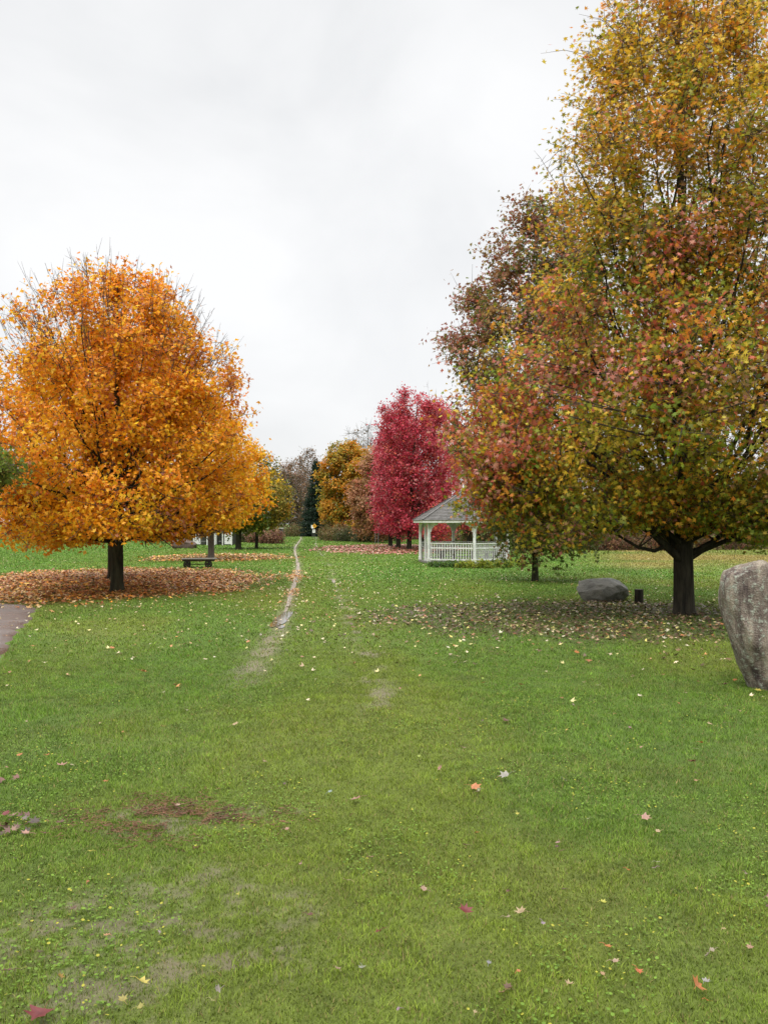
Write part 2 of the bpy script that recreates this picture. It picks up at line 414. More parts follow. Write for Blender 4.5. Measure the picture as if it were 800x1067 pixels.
# cloud deck brightens towards the zenith as overcast does
mr = N(nt, 'ShaderNodeMapRange'); mr.inputs['From Min'].default_value = .56; mr.inputs['From Max'].default_value = .95; mr.inputs['To Min'].default_value = 1.0; mr.inputs['To Max'].default_value = 3.9
L(nt, sp.outputs['Z'], mr.inputs['Value'])
mul = N(nt, 'ShaderNodeVectorMath', operation='SCALE'); L(nt, cr.outputs[0], mul.inputs[0]); L(nt, mr.outputs[0], mul.inputs['Scale'])
bg2 = N(nt, 'ShaderNodeBackground'); bg2.inputs['Strength'].default_value = 1.0; L(nt, mul.outputs[0], bg2.inputs[0])
mx = N(nt, 'ShaderNodeMixShader'); mx.inputs[0].default_value = .93
L(nt, bg1.outputs[0], mx.inputs[1]); L(nt, bg2.outputs[0], mx.inputs[2]); L(nt, mx.outputs[0], wo.inputs[0])

sd = bpy.data.lights.new('sun', 'SUN'); sd.energy = 1.5; sd.angle = math.radians(25); sd.color = (1, .97, .92)
so = bpy.data.objects.new('sun', sd); COL.objects.link(so)
# sun direction vector to the sun, Nishita: rotation measured clockwise from +Y
sv = Vector((math.sin(SUN_ROT) * math.cos(SUN_EL), math.cos(SUN_ROT) * math.cos(SUN_EL), math.sin(SUN_EL)))
so.rotation_euler = sv.to_track_quat('Z', 'Y').to_euler()

# camera
cd = bpy.data.cameras.new('camera'); co = bpy.data.objects.new('camera', cd); COL.objects.link(co)
cd.sensor_fit = 'VERTICAL'; cd.sensor_height = 36; cd.sensor_width = 27; cd.lens = F / 1067 * 36
cd.clip_start = .05; cd.clip_end = 3000
co.location = (0, 0, CAMH); co.rotation_euler = (math.radians(90) + math.atan((HY - 533.5) / F), 0, 0)
scene.camera = co

# ================================================================== GROUND
def build_ground():
    def ax(lo, hi, n, s):
        u = np.linspace(math.asinh(lo / s), math.asinh(hi / s), n); return np.sinh(u) * s
    xs = ax(-1500, 1500, 760, 1.5); ys = ax(-1503, 1500, 860, 2.0) + 4.5
    X, Y = np.meshgrid(xs, ys)
    Z = hz(X, Y)
    c = grass_col(X, Y) * (.80 - .14 * sst(40, 100, Y))[..., None]
    soil = np.array([.040, .036, .020])
    near = (1 - sst(10, 30, Y))[..., None] * .32
    c = c * (1 - near) + soil * near
    rs_ = rutsoil(X, Y)[..., None]; c = c * (1 - rs_) + np.array([.20, .165, .115]) * rs_
    mud = mudmask(X, Y)[..., None] * (.6 + .4 * vnoise(X * 40, Y * 40, 3))[..., None]; c = c * (1 - mud) + np.array([.150, .118, .078]) * mud
    for i, cc in enumerate([(.17, .085, .038), (.20, .13, .05), (.055, .045, .025), (.17, .085, .065)]):
        m = (carpet(i, X, Y) * (.85, .6, .5, .7)[i])[..., None]; c = c * (1 - m) + np.array(cc) * m
    nx, ny = len(xs), len(ys)
    idx = np.arange(nx * ny).reshape(ny, nx)
    q = np.stack([idx[:-1, :-1], idx[:-1, 1:], idx[1:, 1:], idx[1:, :-1]], -1).reshape(-1, 4)
    me = fast_mesh('lawn_ground', np.stack([X, Y, Z], -1).reshape(-1, 3), q.ravel(), np.full(len(q), 4), c.reshape(-1, 3), smooth=True)
    a = me.attributes.new('wet', 'FLOAT', 'POINT'); a.data.foreach_set('value', mudmask(X, Y).ravel().astype(np.float32))
    m, nt, out = new_mat('lawn_ground')
    at_ = N(nt, 'ShaderNodeAttribute', attribute_name='col'); aw = N(nt, 'ShaderNodeAttribute', attribute_name='wet')
    tc = N(nt, 'ShaderNodeTexCoord')
    n1 = N(nt, 'ShaderNodeTexNoise'); n1.inputs['Scale'].default_value = 30; n1.inputs['Detail'].default_value = 7; n1.inputs['Roughness'].default_value = .7
    n2 = N(nt, 'ShaderNodeTexNoise'); n2.inputs['Scale'].default_value = 1.1; n2.inputs['Detail'].default_value = 8; n2.inputs['Roughness'].default_value = .75
    L(nt, tc.outputs['Object'], n1.inputs['Vector']); L(nt, tc.outputs['Object'], n2.inputs['Vector'])
    r1 = N(nt, 'ShaderNodeMapRange'); r1.inputs['To Min'].default_value = .35; r1.inputs['To Max'].default_value = 1.65; L(nt, n1.outputs['Fac'], r1.inputs['Value'])
    r2 = N(nt, 'ShaderNodeMapRange'); r2.inputs['To Min'].default_value = .55; r2.inputs['To Max'].default_value = 1.45; L(nt, n2.outputs['Fac'], r2.inputs['Value'])
    mm = N(nt, 'ShaderNodeMath', operation='MULTIPLY'); L(nt, r1.outputs[0], mm.inputs[0]); L(nt, r2.outputs[0], mm.inputs[1])
    sc = N(nt, 'ShaderNodeVectorMath', operation='SCALE'); L(nt, at_.outputs['Color'], sc.inputs[0]); L(nt, mm.outputs[0], sc.inputs['Scale'])
    p = N(nt, 'ShaderNodeBsdfPrincipled'); L(nt, sc.outputs[0], p.inputs['Base Color'])
    rr = N(nt, 'ShaderNodeMapRange'); rr.inputs['To Min'].default_value = .9; rr.inputs['To Max'].default_value = .38; L(nt, aw.outputs['Fac'], rr.inputs['Value']); L(nt, rr.outputs[0], p.inputs['Roughness'])
    p.inputs['Specular IOR Level'].default_value = .3
    b = N(nt, 'ShaderNodeBump'); b.inputs['Strength'].default_value = .6; b.inputs['Distance'].default_value = .03; L(nt, n1.outputs['Fac'], b.inputs['Height']); L(nt, b.outputs[0], p.inputs['Normal'])
    L(nt, p.outputs[0], out.inputs[0])
    o = link('ground', me, m); tag(o, kind='structure')
build_ground()

# asphalt path ---------------------------------------------------------------
PATH_EDGE = [(-2.2, 4.2), (-3.45, 6.6), (-4.3, 9), (-5.2, 11.7), (-6.1, 14.2), (-6.9, 16.6), (-7.55, 18.8), (-8.05, 20.2), (-8.9, 21.1), (-10.5, 21.9), (-14, 22.8), (-22, 24)]
def path_x(y):
    e = [p for p in PATH_EDGE]
    return np.interp(y, [p[1] for p in e], [p[0] for p in e])
def build_path():
    edge = PATH_EDGE; inner = [(-8, 3.0), (-8.6, 5), (-9.2, 7.5), (-9.8, 10), (-10.5, 12), (-11, 13.5), (-11.8, 15), (-12.6, 16), (-13.5, 17), (-15, 17.8), (-18, 18.8), (-24, 20)]
    # resample
    def rs(p, n):
        p = np.array(p); d = np.r_[0, np.cumsum(np.linalg.norm(np.diff(p, axis=0), axis=1))]
        t = np.linspace(0, d[-1], n); return np.stack([np.interp(t, d, p[:, 0]), np.interp(t, d, p[:, 1])], 1)
    A = rs(edge, 160); B = rs(inner, 160); nn = 40
    A = A + (fbm(A[:, 0] * 2.3, A[:, 1] * 2.3, 3, 3)[:, None] - .5) * .35
    g = A[:, None] + (B - A)[:, None] * np.linspace(0, 1, nn)[None, :, None]
    Z = hz(g[..., 0], g[..., 1]) + .028
    Z[:, 0] -= .05
    v = np.concatenate([g, Z[..., None]], -1).reshape(-1, 3)
    idx = np.arange(160 * nn).reshape(160, nn)
    q = np.stack([idx[:-1, :-1], idx[1:, :-1], idx[1:, 1:], idx[:-1, 1:]], -1).reshape(-1, 4)
    me = fast_mesh('asphalt_path', v, q.ravel(), np.full(len(q), 4), smooth=True)
    m, nt, out = new_mat('wet_asphalt')
    tc = N(nt, 'ShaderNodeTexCoord')
    n1 = N(nt, 'ShaderNodeTexNoise'); n1.inputs['Scale'].default_value = 1.3; n1.inputs['Detail'].default_value = 6; L(nt, tc.outputs['Object'], n1.inputs['Vector'])
    n2 = N(nt, 'ShaderNodeTexNoise'); n2.inputs['Scale'].default_value = 90; n2.inputs['Detail'].default_value = 3; L(nt, tc.outputs['Object'], n2.inputs['Vector'])
    cr = N(nt, 'ShaderNodeValToRGB'); cr.color_ramp.elements[0].position = .3; cr.color_ramp.elements[1].position = .7
    cr.color_ramp.elements[0].color = (.085, .065, .058, 1); cr.color_ramp.elements[1].color = (.15, .125, .115, 1); L(nt, n1.outputs['Fac'], cr.inputs[0])
    p = N(nt, 'ShaderNodeBsdfPrincipled'); L(nt, cr.outputs[0], p.inputs['Base Color'])
    r = N(nt, 'ShaderNodeMapRange'); r.inputs['From Min'].default_value = .35; r.inputs['From Max'].default_value = .65; r.inputs['To Min'].default_value = .22; r.inputs['To Max'].default_value = .55; L(nt, n1.outputs['Fac'], r.inputs['Value']); L(nt, r.outputs[0], p.inputs['Roughness'])
    b = N(nt, 'ShaderNodeBump'); b.inputs['Strength'].default_value = .35; b.inputs['Distance'].default_value = .01; L(nt, n2.outputs['Fac'], b.inputs['Height']); L(nt, b.outputs[0], p.inputs['Normal'])
    L(nt, p.outputs[0], out.inputs[0])
    tag(link('path', me, m), kind='structure')
build_path()

# dirt wheel track -----------------------------------------------------------
def rut_w(side, y):
    n = fbm(np.log(y) * 14, y * 0 + 3.3 + side, 71, 4)
    if side == 0:
        wd = np.interp(y, [11.5, 13, 15, 18, 24, 35, 60, 100, 140], [0, .0, .0, .03, .10, .12, .12, .11, .10])
        return wd * (.6 + .8 * n)
    wd = np.interp(y, [8, 9.8, 10.6, 12, 13, 14.2, 26, 29, 33, 45, 70, 90, 110, 140], [0, 0, 0, 0, 0, 0, .0, .10, .05, .03, .07, .14, .16, .14])
    return wd * sst(.3, .6, n)
M_DIRT = simple_mat('pale_gravelly_dirt', (.17, .135, .095), .5, 5, .35, (.42, .35, .27), .5, bscale=60)
def build_ruts():
    parts = []
    for side, R in ((0, RUTL), (1, RUTR)):
        ys = np.geomspace(9.5, 148, 700); xc = rutx(R, ys); wd = rut_w(side, ys)
        e1 = xc - wd * (.5 + .5 * 1.1 * (fbm(np.log(ys) * 30, ys * 0 + 1, 5, 4) - .3)); e2 = xc + wd * (.5 + .5 * 1.1 * (fbm(np.log(ys) * 33, ys * 0 + 8, 6, 4) - .3))
        g = e1[:, None] + (e2 - e1)[:, None] * np.linspace(0, 1, 5)[None]
        Y = np.repeat(ys[:, None], 5, 1); Z = hz(g, Y) + .004 + np.interp(Y, [20, 60, 140], [0, .01, .03])
        v = np.stack([g, Y, Z], -1).reshape(-1, 3); idx = np.arange(700 * 5).reshape(700, 5)
        keep = ((e2 - e1)[:-1] > .03) & (fbm(np.log(ys[:-1]) * 22, ys[:-1] * 0 + 2 + side, 15, 3) > np.interp(ys[:-1], [12, 16, 24], [.50, .30, .12 if side == 0 else .45]))
        q = np.stack([idx[:-1, :-1], idx[:-1, 1:], idx[1:, 1:], idx[1:, :-1]], -1)[keep].reshape(-1, 4)
        parts.append((v, q.ravel(), np.full(len(q), 4)))
    v, l, c = join_parts(parts)
    tag(link('dirt_track', fast_mesh('dirt_track', v, l, c, smooth=True), M_DIRT), kind='structure')
build_ruts()
# puddles in the left rut
mw, nt, out = new_mat('puddle_water')
p = N(nt, 'ShaderNodeBsdfPrincipled'); p.inputs['Base Color'].default_value = (.09, .075, .055, 1); p.inputs['Roughness'].default_value = .04; p.inputs['IOR'].default_value = 1.45
p.inputs['Specular IOR Level'].default_value = 1.0
L(nt, p.outputs[0], out.inputs[0])
def build_puddles():
    parts = []
    for (y, ln, wd, dx) in ((18.1, 2.8, .30, .0), (16.6, .5, .16, .03), (20.6, .3, .10, .03)):
        k = 28; a = np.linspace(0, 2 * np.pi, k, endpoint=False)
        r = .75 + .5 * vnoise(np.cos(a) * 1.7 + y, np.sin(a) * 1.7, 8)
        xx = rutx(RUTL, y) + dx + np.cos(a) * r * wd * .5; yy = y + np.sin(a) * r * ln * .5
        z = float(hz(np.array([rutx(RUTL, y) + dx]), np.array([y]))[0]) + .011
        v = np.stack([xx, yy, np.full(k, z)], 1)
        parts.append((v, np.arange(k), np.array([k])))
    v, l, c = join_parts(parts)
    tag(link('puddle_water', fast_mesh('puddle_water', v, l, c), mw), kind='structure')
build_puddles()

# ================================================================== GRASS
def build_grass():
    rng = np.random.default_rng(11)
    V = []; Lp = []; C = []; Cl = []; off = 0
    zones = [(2.6, 6.5, 17000, .021, .0036, 5), (6.5, 13, 6500, .028, .0070, 3), (13, 28, 800, .034, .018, 3), (28, 60, 150, .045, .045, 3), (60, 120, 20, .07, .11, 3)]
    for (d0, d1, dens, hh, wd, nv) in zones:
        e0 = d0 * .82 if d0 > 3 else d0; e1 = d1 * 1.18
        W = .52 * e1 + 1.2
        n = int(dens * (e1 - e0) * 2 * W)
        y = rng.uniform(e0, e1, n); x = rng.uniform(-W, W, n)
        fade = (sst(e0, d0 * 1.18, y) if d0 > 3 else 1.0) * (1 - sst(d1 * .82, e1, y))
        k = rng.random(n) < fade; x = x[k]; y = y[k]
        k = np.abs(x) < .50 * y + 1.1; x = x[k]; y = y[k]
        # thin out on mud, ruts, asphalt, carpets
        dn = 1 - .78 * mudmask(x, y); dn = dn * (1 - .75 * rutsoil(x, y)) * np.where((np.abs(x - rutx(RUTL, y)) < .17) & (y > 16.2) & (y < 19.4), .04, 1)
        dn = dn * (.55 + .6 * fbm(x * 3, y * 3, 13, 3))
        dn = dn * (1 - .55 * carpet(0, x, y)) * (1 - .45 * carpet(2, x, y)) * (1 - .4 * carpet(1, x, y))
        for side, R in ((0, RUTL), (1, RUTR)):
            q = np.abs(x - rutx(R, y)) / (rut_w(side, y) * .55 + .01); dn = dn * np.where((q < 1.0) & (rut_w(side, y) > .02), .28, 1)
        dn = dn * np.where((x < path_x(y) - .03) & (y < 24), 0, 1)
        k = rng.random(len(x)) < dn; x = x[k]; y = y[k]; n = len(x)
        z = hz(x, y) - .004
        tf = fbm(x * 7, y * 7, 27, 3); tall = .6 + .55 * fbm(x * 1.4, y * 1.4, 17, 3) + .45 * sst(.42, .75, tf) + .5 * (rng.random(n) < .03)
        h = hh * rng.uniform(.5, 1.3, n) * tall
        w_ = wd * rng.uniform(.6, 1.3, n)
        a = rng.uniform(0, 2 * np.pi, n); lean = rng.uniform(.15, 1.25, n) * h
        # blade width vector
        wx = -np.sin(a) * w_ / 2; wy = np.cos(a) * w_ / 2
        lx = np.cos(a) * lean; ly = np.sin(a) * lean
        tw = rng.uniform(0, 2 * np.pi, n); lx += np.cos(tw) * h * .3; ly += np.sin(tw) * h * .3
        c = grass_col(x, y)
        jit = (1 + rng.normal(0, .28, (n, 1))) * (.80 + .32 * sst(.25, .75, tf))[:, None]; c = c * jit
        dead = rng.random(n) < (.03 + .12 * fbm(x / .8, y / .8, 15, 3)); c[dead] = np.array([.26, .21, .08]) * rng.uniform(.6, 1.2, (dead.sum(), 1))
        lite = rng.random(n) < .06; c[lite] *= np.array([1.4, 1.3, 1.3])
        c = np.clip(c, .005, .7)
        b1 = np.stack([x - wx, y - wy, z], 1); b2 = np.stack([x + wx, y + wy, z], 1)
        tip = np.stack([x + lx, y + ly, z + h], 1)
        if nv == 5:
            m1 = np.stack([x - wx * .8 + lx * .35, y - wy * .8 + ly * .35, z + h * .62], 1); m2 = np.stack([x + wx * .8 + lx * .35, y + wy * .8 + ly * .35, z + h * .62], 1)
            v = np.stack([b1, b2, m2, m1, tip], 1); base = (np.arange(n) * 5)[:, None] + off
            V.append(v.reshape(-1, 3)); C.append(np.repeat(c, 5, 0))
            Lp.append(np.concatenate([base + np.array([[0, 1, 2, 3]]), base + np.array([[3, 2, 4]])], 1).ravel())
            Cl.append(np.tile([4, 3], n)); off += n * 5
        else:
            v = np.stack([b1, b2, tip], 1); V.append(v.reshape(-1, 3)); C.append(np.repeat(c, 3, 0))
            Lp.append(((np.arange(n) * 3)[:, None] + off + np.array([[0, 1, 2]])).ravel()); Cl.append(np.full(n, 3)); off += n * 3
    me = fast_mesh('grass', np.concatenate(V), np.concatenate(Lp), np.concatenate(Cl), np.concatenate(C))
    tag(link('grass', me, M_GRASS), 'short damp lawn grass covering the park ground', 'grass', kind='stuff')
    # clover and broadleaf weeds in the near lawn
    n = 42000; y = 2.8 + rng.random(n) ** .8 * 8; x = rng.uniform(-.5, .5, n) * y * 1.1 + rng.normal(0, .3, n)
    cl = fbm(x * 1.3, y * 1.3, 99, 3); k = rng.random(n) < sst(.47, .66, cl); x = x[k]; y = y[k]; n = len(x)
    P = np.stack([x, y, hz(x, y) + rng.uniform(.008, .034, n)], 1)
    up = np.tile([[0, 0, 1.]], (n, 1)); c = np.tile([[.13, .215, .028]], (n, 1)) * (1 + rng.normal(0, .2, (n, 1)))
    yl = rng.random(n) < .08; c[yl] = np.array([.38, .36, .05])
    oc = polar([(90, 1), (45, .9), (0, .95), (-45, .9), (-90, 1), (-135, .9), (180, .95), (135, .9)])
    v, l, cn, cc = leaves_geo(P, .0075, oc, rng, normals=up, flat=.72, cols=np.clip(c, .01, .7))
    tag(link('clover', fast_mesh('clover', v, l, cn, cc), M_GRASS), 'patches of small round clover leaves in the near lawn', 'ground cover', kind='stuff')
build_grass()

# ================================================================== FALLEN LEAVES
OR = [(.68, .27, .04), (.46, .15, .04), (.52, .30, .12), (.28, .09, .04), (.20, .07, .025), (.66, .42, .08), (.48, .25, .10), (.60, .44, .24)]
BR = [(.09, .055, .03), (.16, .095, .045), (.30, .21, .12), (.42, .37, .14), (.45, .42, .30), (.10, .06, .035), (.35, .14, .06), (.50, .44, .13)]
RD = [(.36, .09, .08), (.45, .17, .13), (.30, .07, .06), (.42, .24, .15), (.5, .33, .25)]
PL = [(.60, .52, .22), (.58, .46, .30), (.50, .22, .08), (.55, .48, .34), (.28, .12, .06), (.5, .30, .16)]
def litter(name, label, cx, cy, rx, ry, n, mask, size, colors, probs, seed, shape=MAPLE8, dens_in=1.0):
    rng = np.random.default_rng(seed)
    x = rng.uniform(cx - rx, cx + rx, n); y = rng.uniform(cy - ry, cy + ry, n)
    k = rng.random(n) < mask(x, y); x = x[k]; y = y[k]; n = len(x)
    z = hz(x, y) + .022 + rng.uniform(0, .035, n)
    up = np.tile([[0, 0, 1.]], (n, 1))
    cl = np.array(colors)[rng.choice(len(colors), n, p=np.array(probs) / sum(probs))] * (1 + rng.normal(0, .18, (n, 1)))
    v, l, c, cc = leaves_geo(np.stack([x, y, z], 1), size, shape, rng, normals=up, flat=.66, cols=np.clip(cl, .01, .85), curl=.35)
    tag(link(name, fast_mesh(name, v, l, c, cc), M_LITTER), label, 'fallen leaves', kind='stuff')
offpath = lambda x, y: np.where((x < path_x(y)) & (y < 24), .12, 1)
def edge0(x, y):
    m = carpet(0, x, y); return m ** 1.3 * offpath(x, y)
litter('leaf_carpet', 'thick carpet of orange and brown leaves under the big orange maple', -9.5, 29.5, 9, 11, 42000, edge0, .075, OR, [3, 3, 3, 3, 2, 2, 2, 1.5], 1)
litter('leaf_carpet', 'thin band of yellow and orange leaves under the smaller orange maple beyond the cart', -9.6, 50, 7, 9, 7000, lambda x, y: carpet(1, x, y) ** 1.5, .09, OR, [3, 2, 3, 1, 1, 3, 2, 3], 2, MAPLE6)
litter('leaf_carpet', 'dark brown and yellow leaf litter under the tall maple on the right', 4.4, 18.3, 7.5, 7, 30000, lambda x, y: (.62 * carpet(2, x, y) ** 1.2 + .10 * np.exp(-(((x - 4.4) / 5) ** 2 + ((y - 18.3) / 4.5) ** 2))) * (.35 + fbm(x * 2, y * 1.2, 19, 3)), .055, BR, [6, 4, 2.5, 1.2, 1.0, 6, 1, .7], 3)
litter('leaf_carpet', 'dusky red leaf litter under the crimson maples', .5, 68, 9, 17, 12000, lambda x, y: carpet(3, x, y) ** 1.4, .11, RD, [3, 3, 2, 3, 2], 4, MAPLE6)
def sc_mask(x, y):
    vis = (np.abs(x) < .5 * y + 1) * (y > 9)
    near_tree = np.exp(-(((x - 4) / 6) ** 2 + ((y - 20) / 8) ** 2)) * 1.2 + np.exp(-(((x + 6) / 5.5) ** 2 + ((y - 27) / 13) ** 2)) * .9 + .17 + .35 * np.exp(-((x + 1.5) / 3) ** 2) * sst(14, 20, y)
    return vis * near_tree * (1 - sst(50, 75, y) * .7) * np.clip(fbm(x * .8, y * .8, 66, 3) * 1.5 - .1, 0, 1) * np.where(y < 12, .35, 1)
litter('scattered_leaves', 'pale yellow and brown leaves thinly strewn across the middle of the lawn', 0, 36, 30, 30, 38000, sc_mask, .040, PL, [4, 4, 2, 3, 2, 2], 5, MAPLE8)
def rut_mask(x, y): return .3 * (np.abs(x - rutx(RUTL, y)) < .22).astype(float) * sst(.4, .62, fbm(x * 0 + 1, y * .4, 12, 2))
litter('scattered_leaves', 'orange leaves caught in the wheel track by the leaf carpet', -3.2, 27, 3, 9, 26000, rut_mask, .05, OR, [2, 2, 4, 2, 1, 1, 3, 4], 6)
def clump_mask(x, y):
    return np.maximum(np.exp(-(((x + 2.42) / .16) ** 2 + ((y - 5.62) / .16) ** 2)), np.exp(-(((x + 2.98) / .12) ** 2 + ((y - 6.65) / .2) ** 2)))
litter('leaf_clump', 'small dark clumps of wet brown leaves at the left edge of the near lawn', -2.6, 6.1, .9, 1.0, 900, clump_mask, .045, [(.07, .045, .03), (.12, .05, .035), (.22, .13, .09), (.16, .12, .10)], [5, 3, 1.5, 1], 15, MAPLE12)
# dark needle and twig litter on the bare patch
def twig_litter():
    rng = np.random.default_rng(9); n = 2600
    x = rng.normal(-1.42, .36, n); y = rng.normal(5.85, .22, n); k = fbm(x * 4.5, y * 5.5, 88, 4) + rng.normal(0, .05, n) > .53; x = x[k]; y = y[k]; n = len(x)
    a = rng.uniform(0, 6.28, n); ln = rng.uniform(.015, .05, n)[:, None]; z = hz(x, y) + rng.uniform(.008, .025, n)
    P = np.stack([x, y, z], 1); d = np.stack([np.cos(a), np.sin(a), rng.normal(0, .12, n)], 1) * ln
    v, l, c = tubes(np.stack([P - d / 2, P + rng.normal(0, .002, P.shape), P + d / 2], 1), np.full((n, 3), .0024), 3)
    m = simple_mat('wet_brown_twigs', (.13, .05, .025), .5, 6, .4, (.24, .11, .05))
    tag(link('twig_litter', fast_mesh('twig_litter', v, l, c), m), 'rusty brown wet twig litter on the bare patch of the near lawn', 'leaf litter', kind='stuff')
twig_litter()

# individual foreground leaves ------------------------------------------------
def one_leaf(px, py, width, col, label, seed, group=None, cat='leaf', curl=.5, flat=.8):
    rng = np.random.default_rng(seed)
    x, y = at(px, py); z = float(hz(np.array(x), np.array(y))) + .034 + .03 * rng.random()
    sh = MAPLE12.copy(); ra_ = np.linalg.norm(sh, axis=1, keepdims=True); sh = sh / ra_ * (ra_ * .72 + .26); sh[:, 0] *= rng.uniform(.8, 1.1); sh = sh * (1 + rng.normal(0, .06, sh.shape))
    k = len(sh)
    # two rings + centre for a curled, veined leaf
    ring = np.concatenate([sh, sh * .5, [[0, 0]]]) * width / 2
    r2 = (np.linalg.norm(ring, axis=1) / (width / 2)) ** 2
    zz = r2 * curl * width * rng.uniform(.1, .35) + np.abs(ring[:, 0]) * rng.uniform(-.1, .5) * curl + rng.normal(0, .03, len(ring)) * width * (r2 > .4)
    tri = []
    for i in range(k):
        j = (i + 1) % k; tri += [(i, j, k + j), (i, k + j, k + i), (k + i, k + j, 2 * k)]
    # stem
    v = np.concatenate([ring, zz[:, None]], 1)
    st = np.array([[0, -.28 * width / 2, .0], [.01, -.9 * width / 2, .008], [.02, -1.5 * width / 2, .002]])
    sv_, sl, sc_ = tubes(st[None], np.array([[.0016, .0013, .001]]), 4)
    vv, ll, cc = join_parts([(v, np.array(tri).ravel(), np.full(len(tri), 3)), (sv_, sl, sc_)])
    cv = np.tile(np.array(col), (len(vv), 1)) * (1 + rng.normal(0, .10, (len(vv), 1))); cv[k:2 * k] *= .9; cv[2 * k] *= .75
    o = link('fallen_leaf', fast_mesh('fallen_leaf', vv, ll, cc, np.clip(cv, 0, .9)), M_LITTER)
    o.location = (x, y, z); o.rotation_euler = (rng.normal(0, .28), rng.normal(0, .28), rng.uniform(0, 6.28))
    tag(o, label, cat, group); return o
CR, TN, OG, BN, PK, YL, GY = (.20, .030, .030), (.50, .36, .20), (.55, .20, .06), (.16, .085, .05), (.46, .25, .18), (.58, .48, .10), (.36, .33, .28)
big = [(484, 958, .10, CR, 'dark crimson folded maple leaf in the near grass left of a tan leaf'),
       (542, 960, .085, TN, 'tan curled leaf in the near grass right of the crimson folded leaf'),
       (371, 836, .11, PK, 'pinkish tan maple leaf lying alone right of the bare patch'),
       (494, 825, .12, OG, 'long rust brown leaf pair in the centre lawn left of a grey leaf'),
       (526, 815, .12, GY, 'pale grey upturned leaf in the centre lawn'),
       (586, 818, .07, GY, 'small silvery leaf right of the grey upturned leaf'),
       (458, 808, .08, PK, 'pinkish leaf behind the rust brown leaf in the centre lawn'),
       (670, 860, .095, PK, 'peach coloured maple leaf in the right lawn'),
       (684, 876, .05, TN, 'tiny tan leaf just in front of the peach coloured leaf'),
       (723, 1034, .095, OG, 'bright orange maple leaf at the near right of the lawn'),
       (591, 1034, .06, TN, 'small golden tan leaf near the bottom of the lawn centre right'),
       (528, 1031, .065, BN, 'brownish leaf near the bottom centre of the lawn'),
       (631, 991, .05, OG, 'small rusty leaf standing up above the golden tan leaf'),
       (394, 976, .055, CR, 'small dark red leaf in the near lawn left of centre'),
       (360, 926, .065, TN, 'little tan lobed leaf in the near lawn below the pinkish tan leaf'),
       (299, 871, .045, PK, 'tiny pink leaf right of the bare patch'),
       (45, 1062, .14, CR, 'large dark red leaf cut by the bottom left corner'),
       (10, 1022, .08, BN, 'brown leaf by the left edge near the bottom'),
       (150, 1033, .075, YL, 'bright yellow torn leaf on the wet bare ground'),
       (66, 804, .12, PK, 'flat pale pink brown leaf in the left lawn'),
       (112, 822, .07, OG, 'rusty leaf behind the wet bare patch'),
       (29, 877, .085, PK, 'peach leaf lying near the left edge in front of a dark leaf clump'),
       (8, 856, .09, CR, 'dark red leaf on top of the leaf clump at the left edge'),
       (14, 864, .09, BN, 'grey brown leaf in the clump at the left edge'),
       (22, 792, .07, OG, 'orange brown leaf near the left edge beyond the pale pink one'),
       (65, 866, .10, BN, 'dark brown standing leaf in the left lawn'),
       (527, 755, .11, BN, 'dark brown leaf in the middle lawn'),
       (476, 686, .12, TN, 'pale tan leaf in the middle lawn left of the right maple litter'),
       (600, 683, .13, OG, 'vivid orange leaf in the lawn below the grey boulder'),
       (542, 716, .12, OG, 'orange red leaf in the middle lawn below the leaf litter'),
       (738, 760, .09, TN, 'tan leaf in the lawn in front of the standing stone'),
       (753, 718, .12, BN, 'brown leaf lying at the foot of the standing stone'),
       (789, 723, .12, YL, 'yellow leaf lying at the foot of the standing stone'),
       (765, 714, .09, OG, 'golden brown leaf beside the foot of the standing stone'),
       (150, 705, .16, OG, 'tan orange leaf in the left lawn in front of the leaf carpet'),
       (117, 679, .13, OG, 'bright orange leaf in the left lawn near the asphalt path'),
       (193, 674, .14, PK, 'pink brown leaf in the left lawn below the leaf carpet'),
       (245, 760, .10, TN, 'tan leaf in the lawn at the end of the wheel track'),
       (720, 800, .08, CR, 'dull red leaf in the right lawn below the standing stone')]
for i, (px, py, w_, c, lb) in enumerate(big): one_leaf(px, py, w_ * .95, tuple(v * .72 for v in c), lb, 100 + i, 'leaves lying apart on the near lawn', flat=.8)
rng_ = random.Random(4)
for i in range(150):
    py = 650 + 410 * rng_.random() ** 1.5; px = rng_.uniform(0, 800)
    if px < 60 and py < 700: continue
    if px > 770 and py < 735: continue
    c = rng_.choice([TN, PK, BN, YL, OG, TN, BN, GY]); c = tuple(v * rng_.uniform(.45, .8) for v in c)
    one_leaf(px, py, rng_.uniform(.025, .055), c, 'small fallen leaf, one of many specks dotting the open near lawn', 400 + i, 'small leaf specks on the lawn')

# ================================================================== TREES
def n3(P, s, sd):
    return (vnoise(P[:, 0] / s + P[:, 1] * .37 / s, P[:, 2] / s + P[:, 1] * .51 / s, sd))
ONE = lambda P, t: np.ones(len(P))
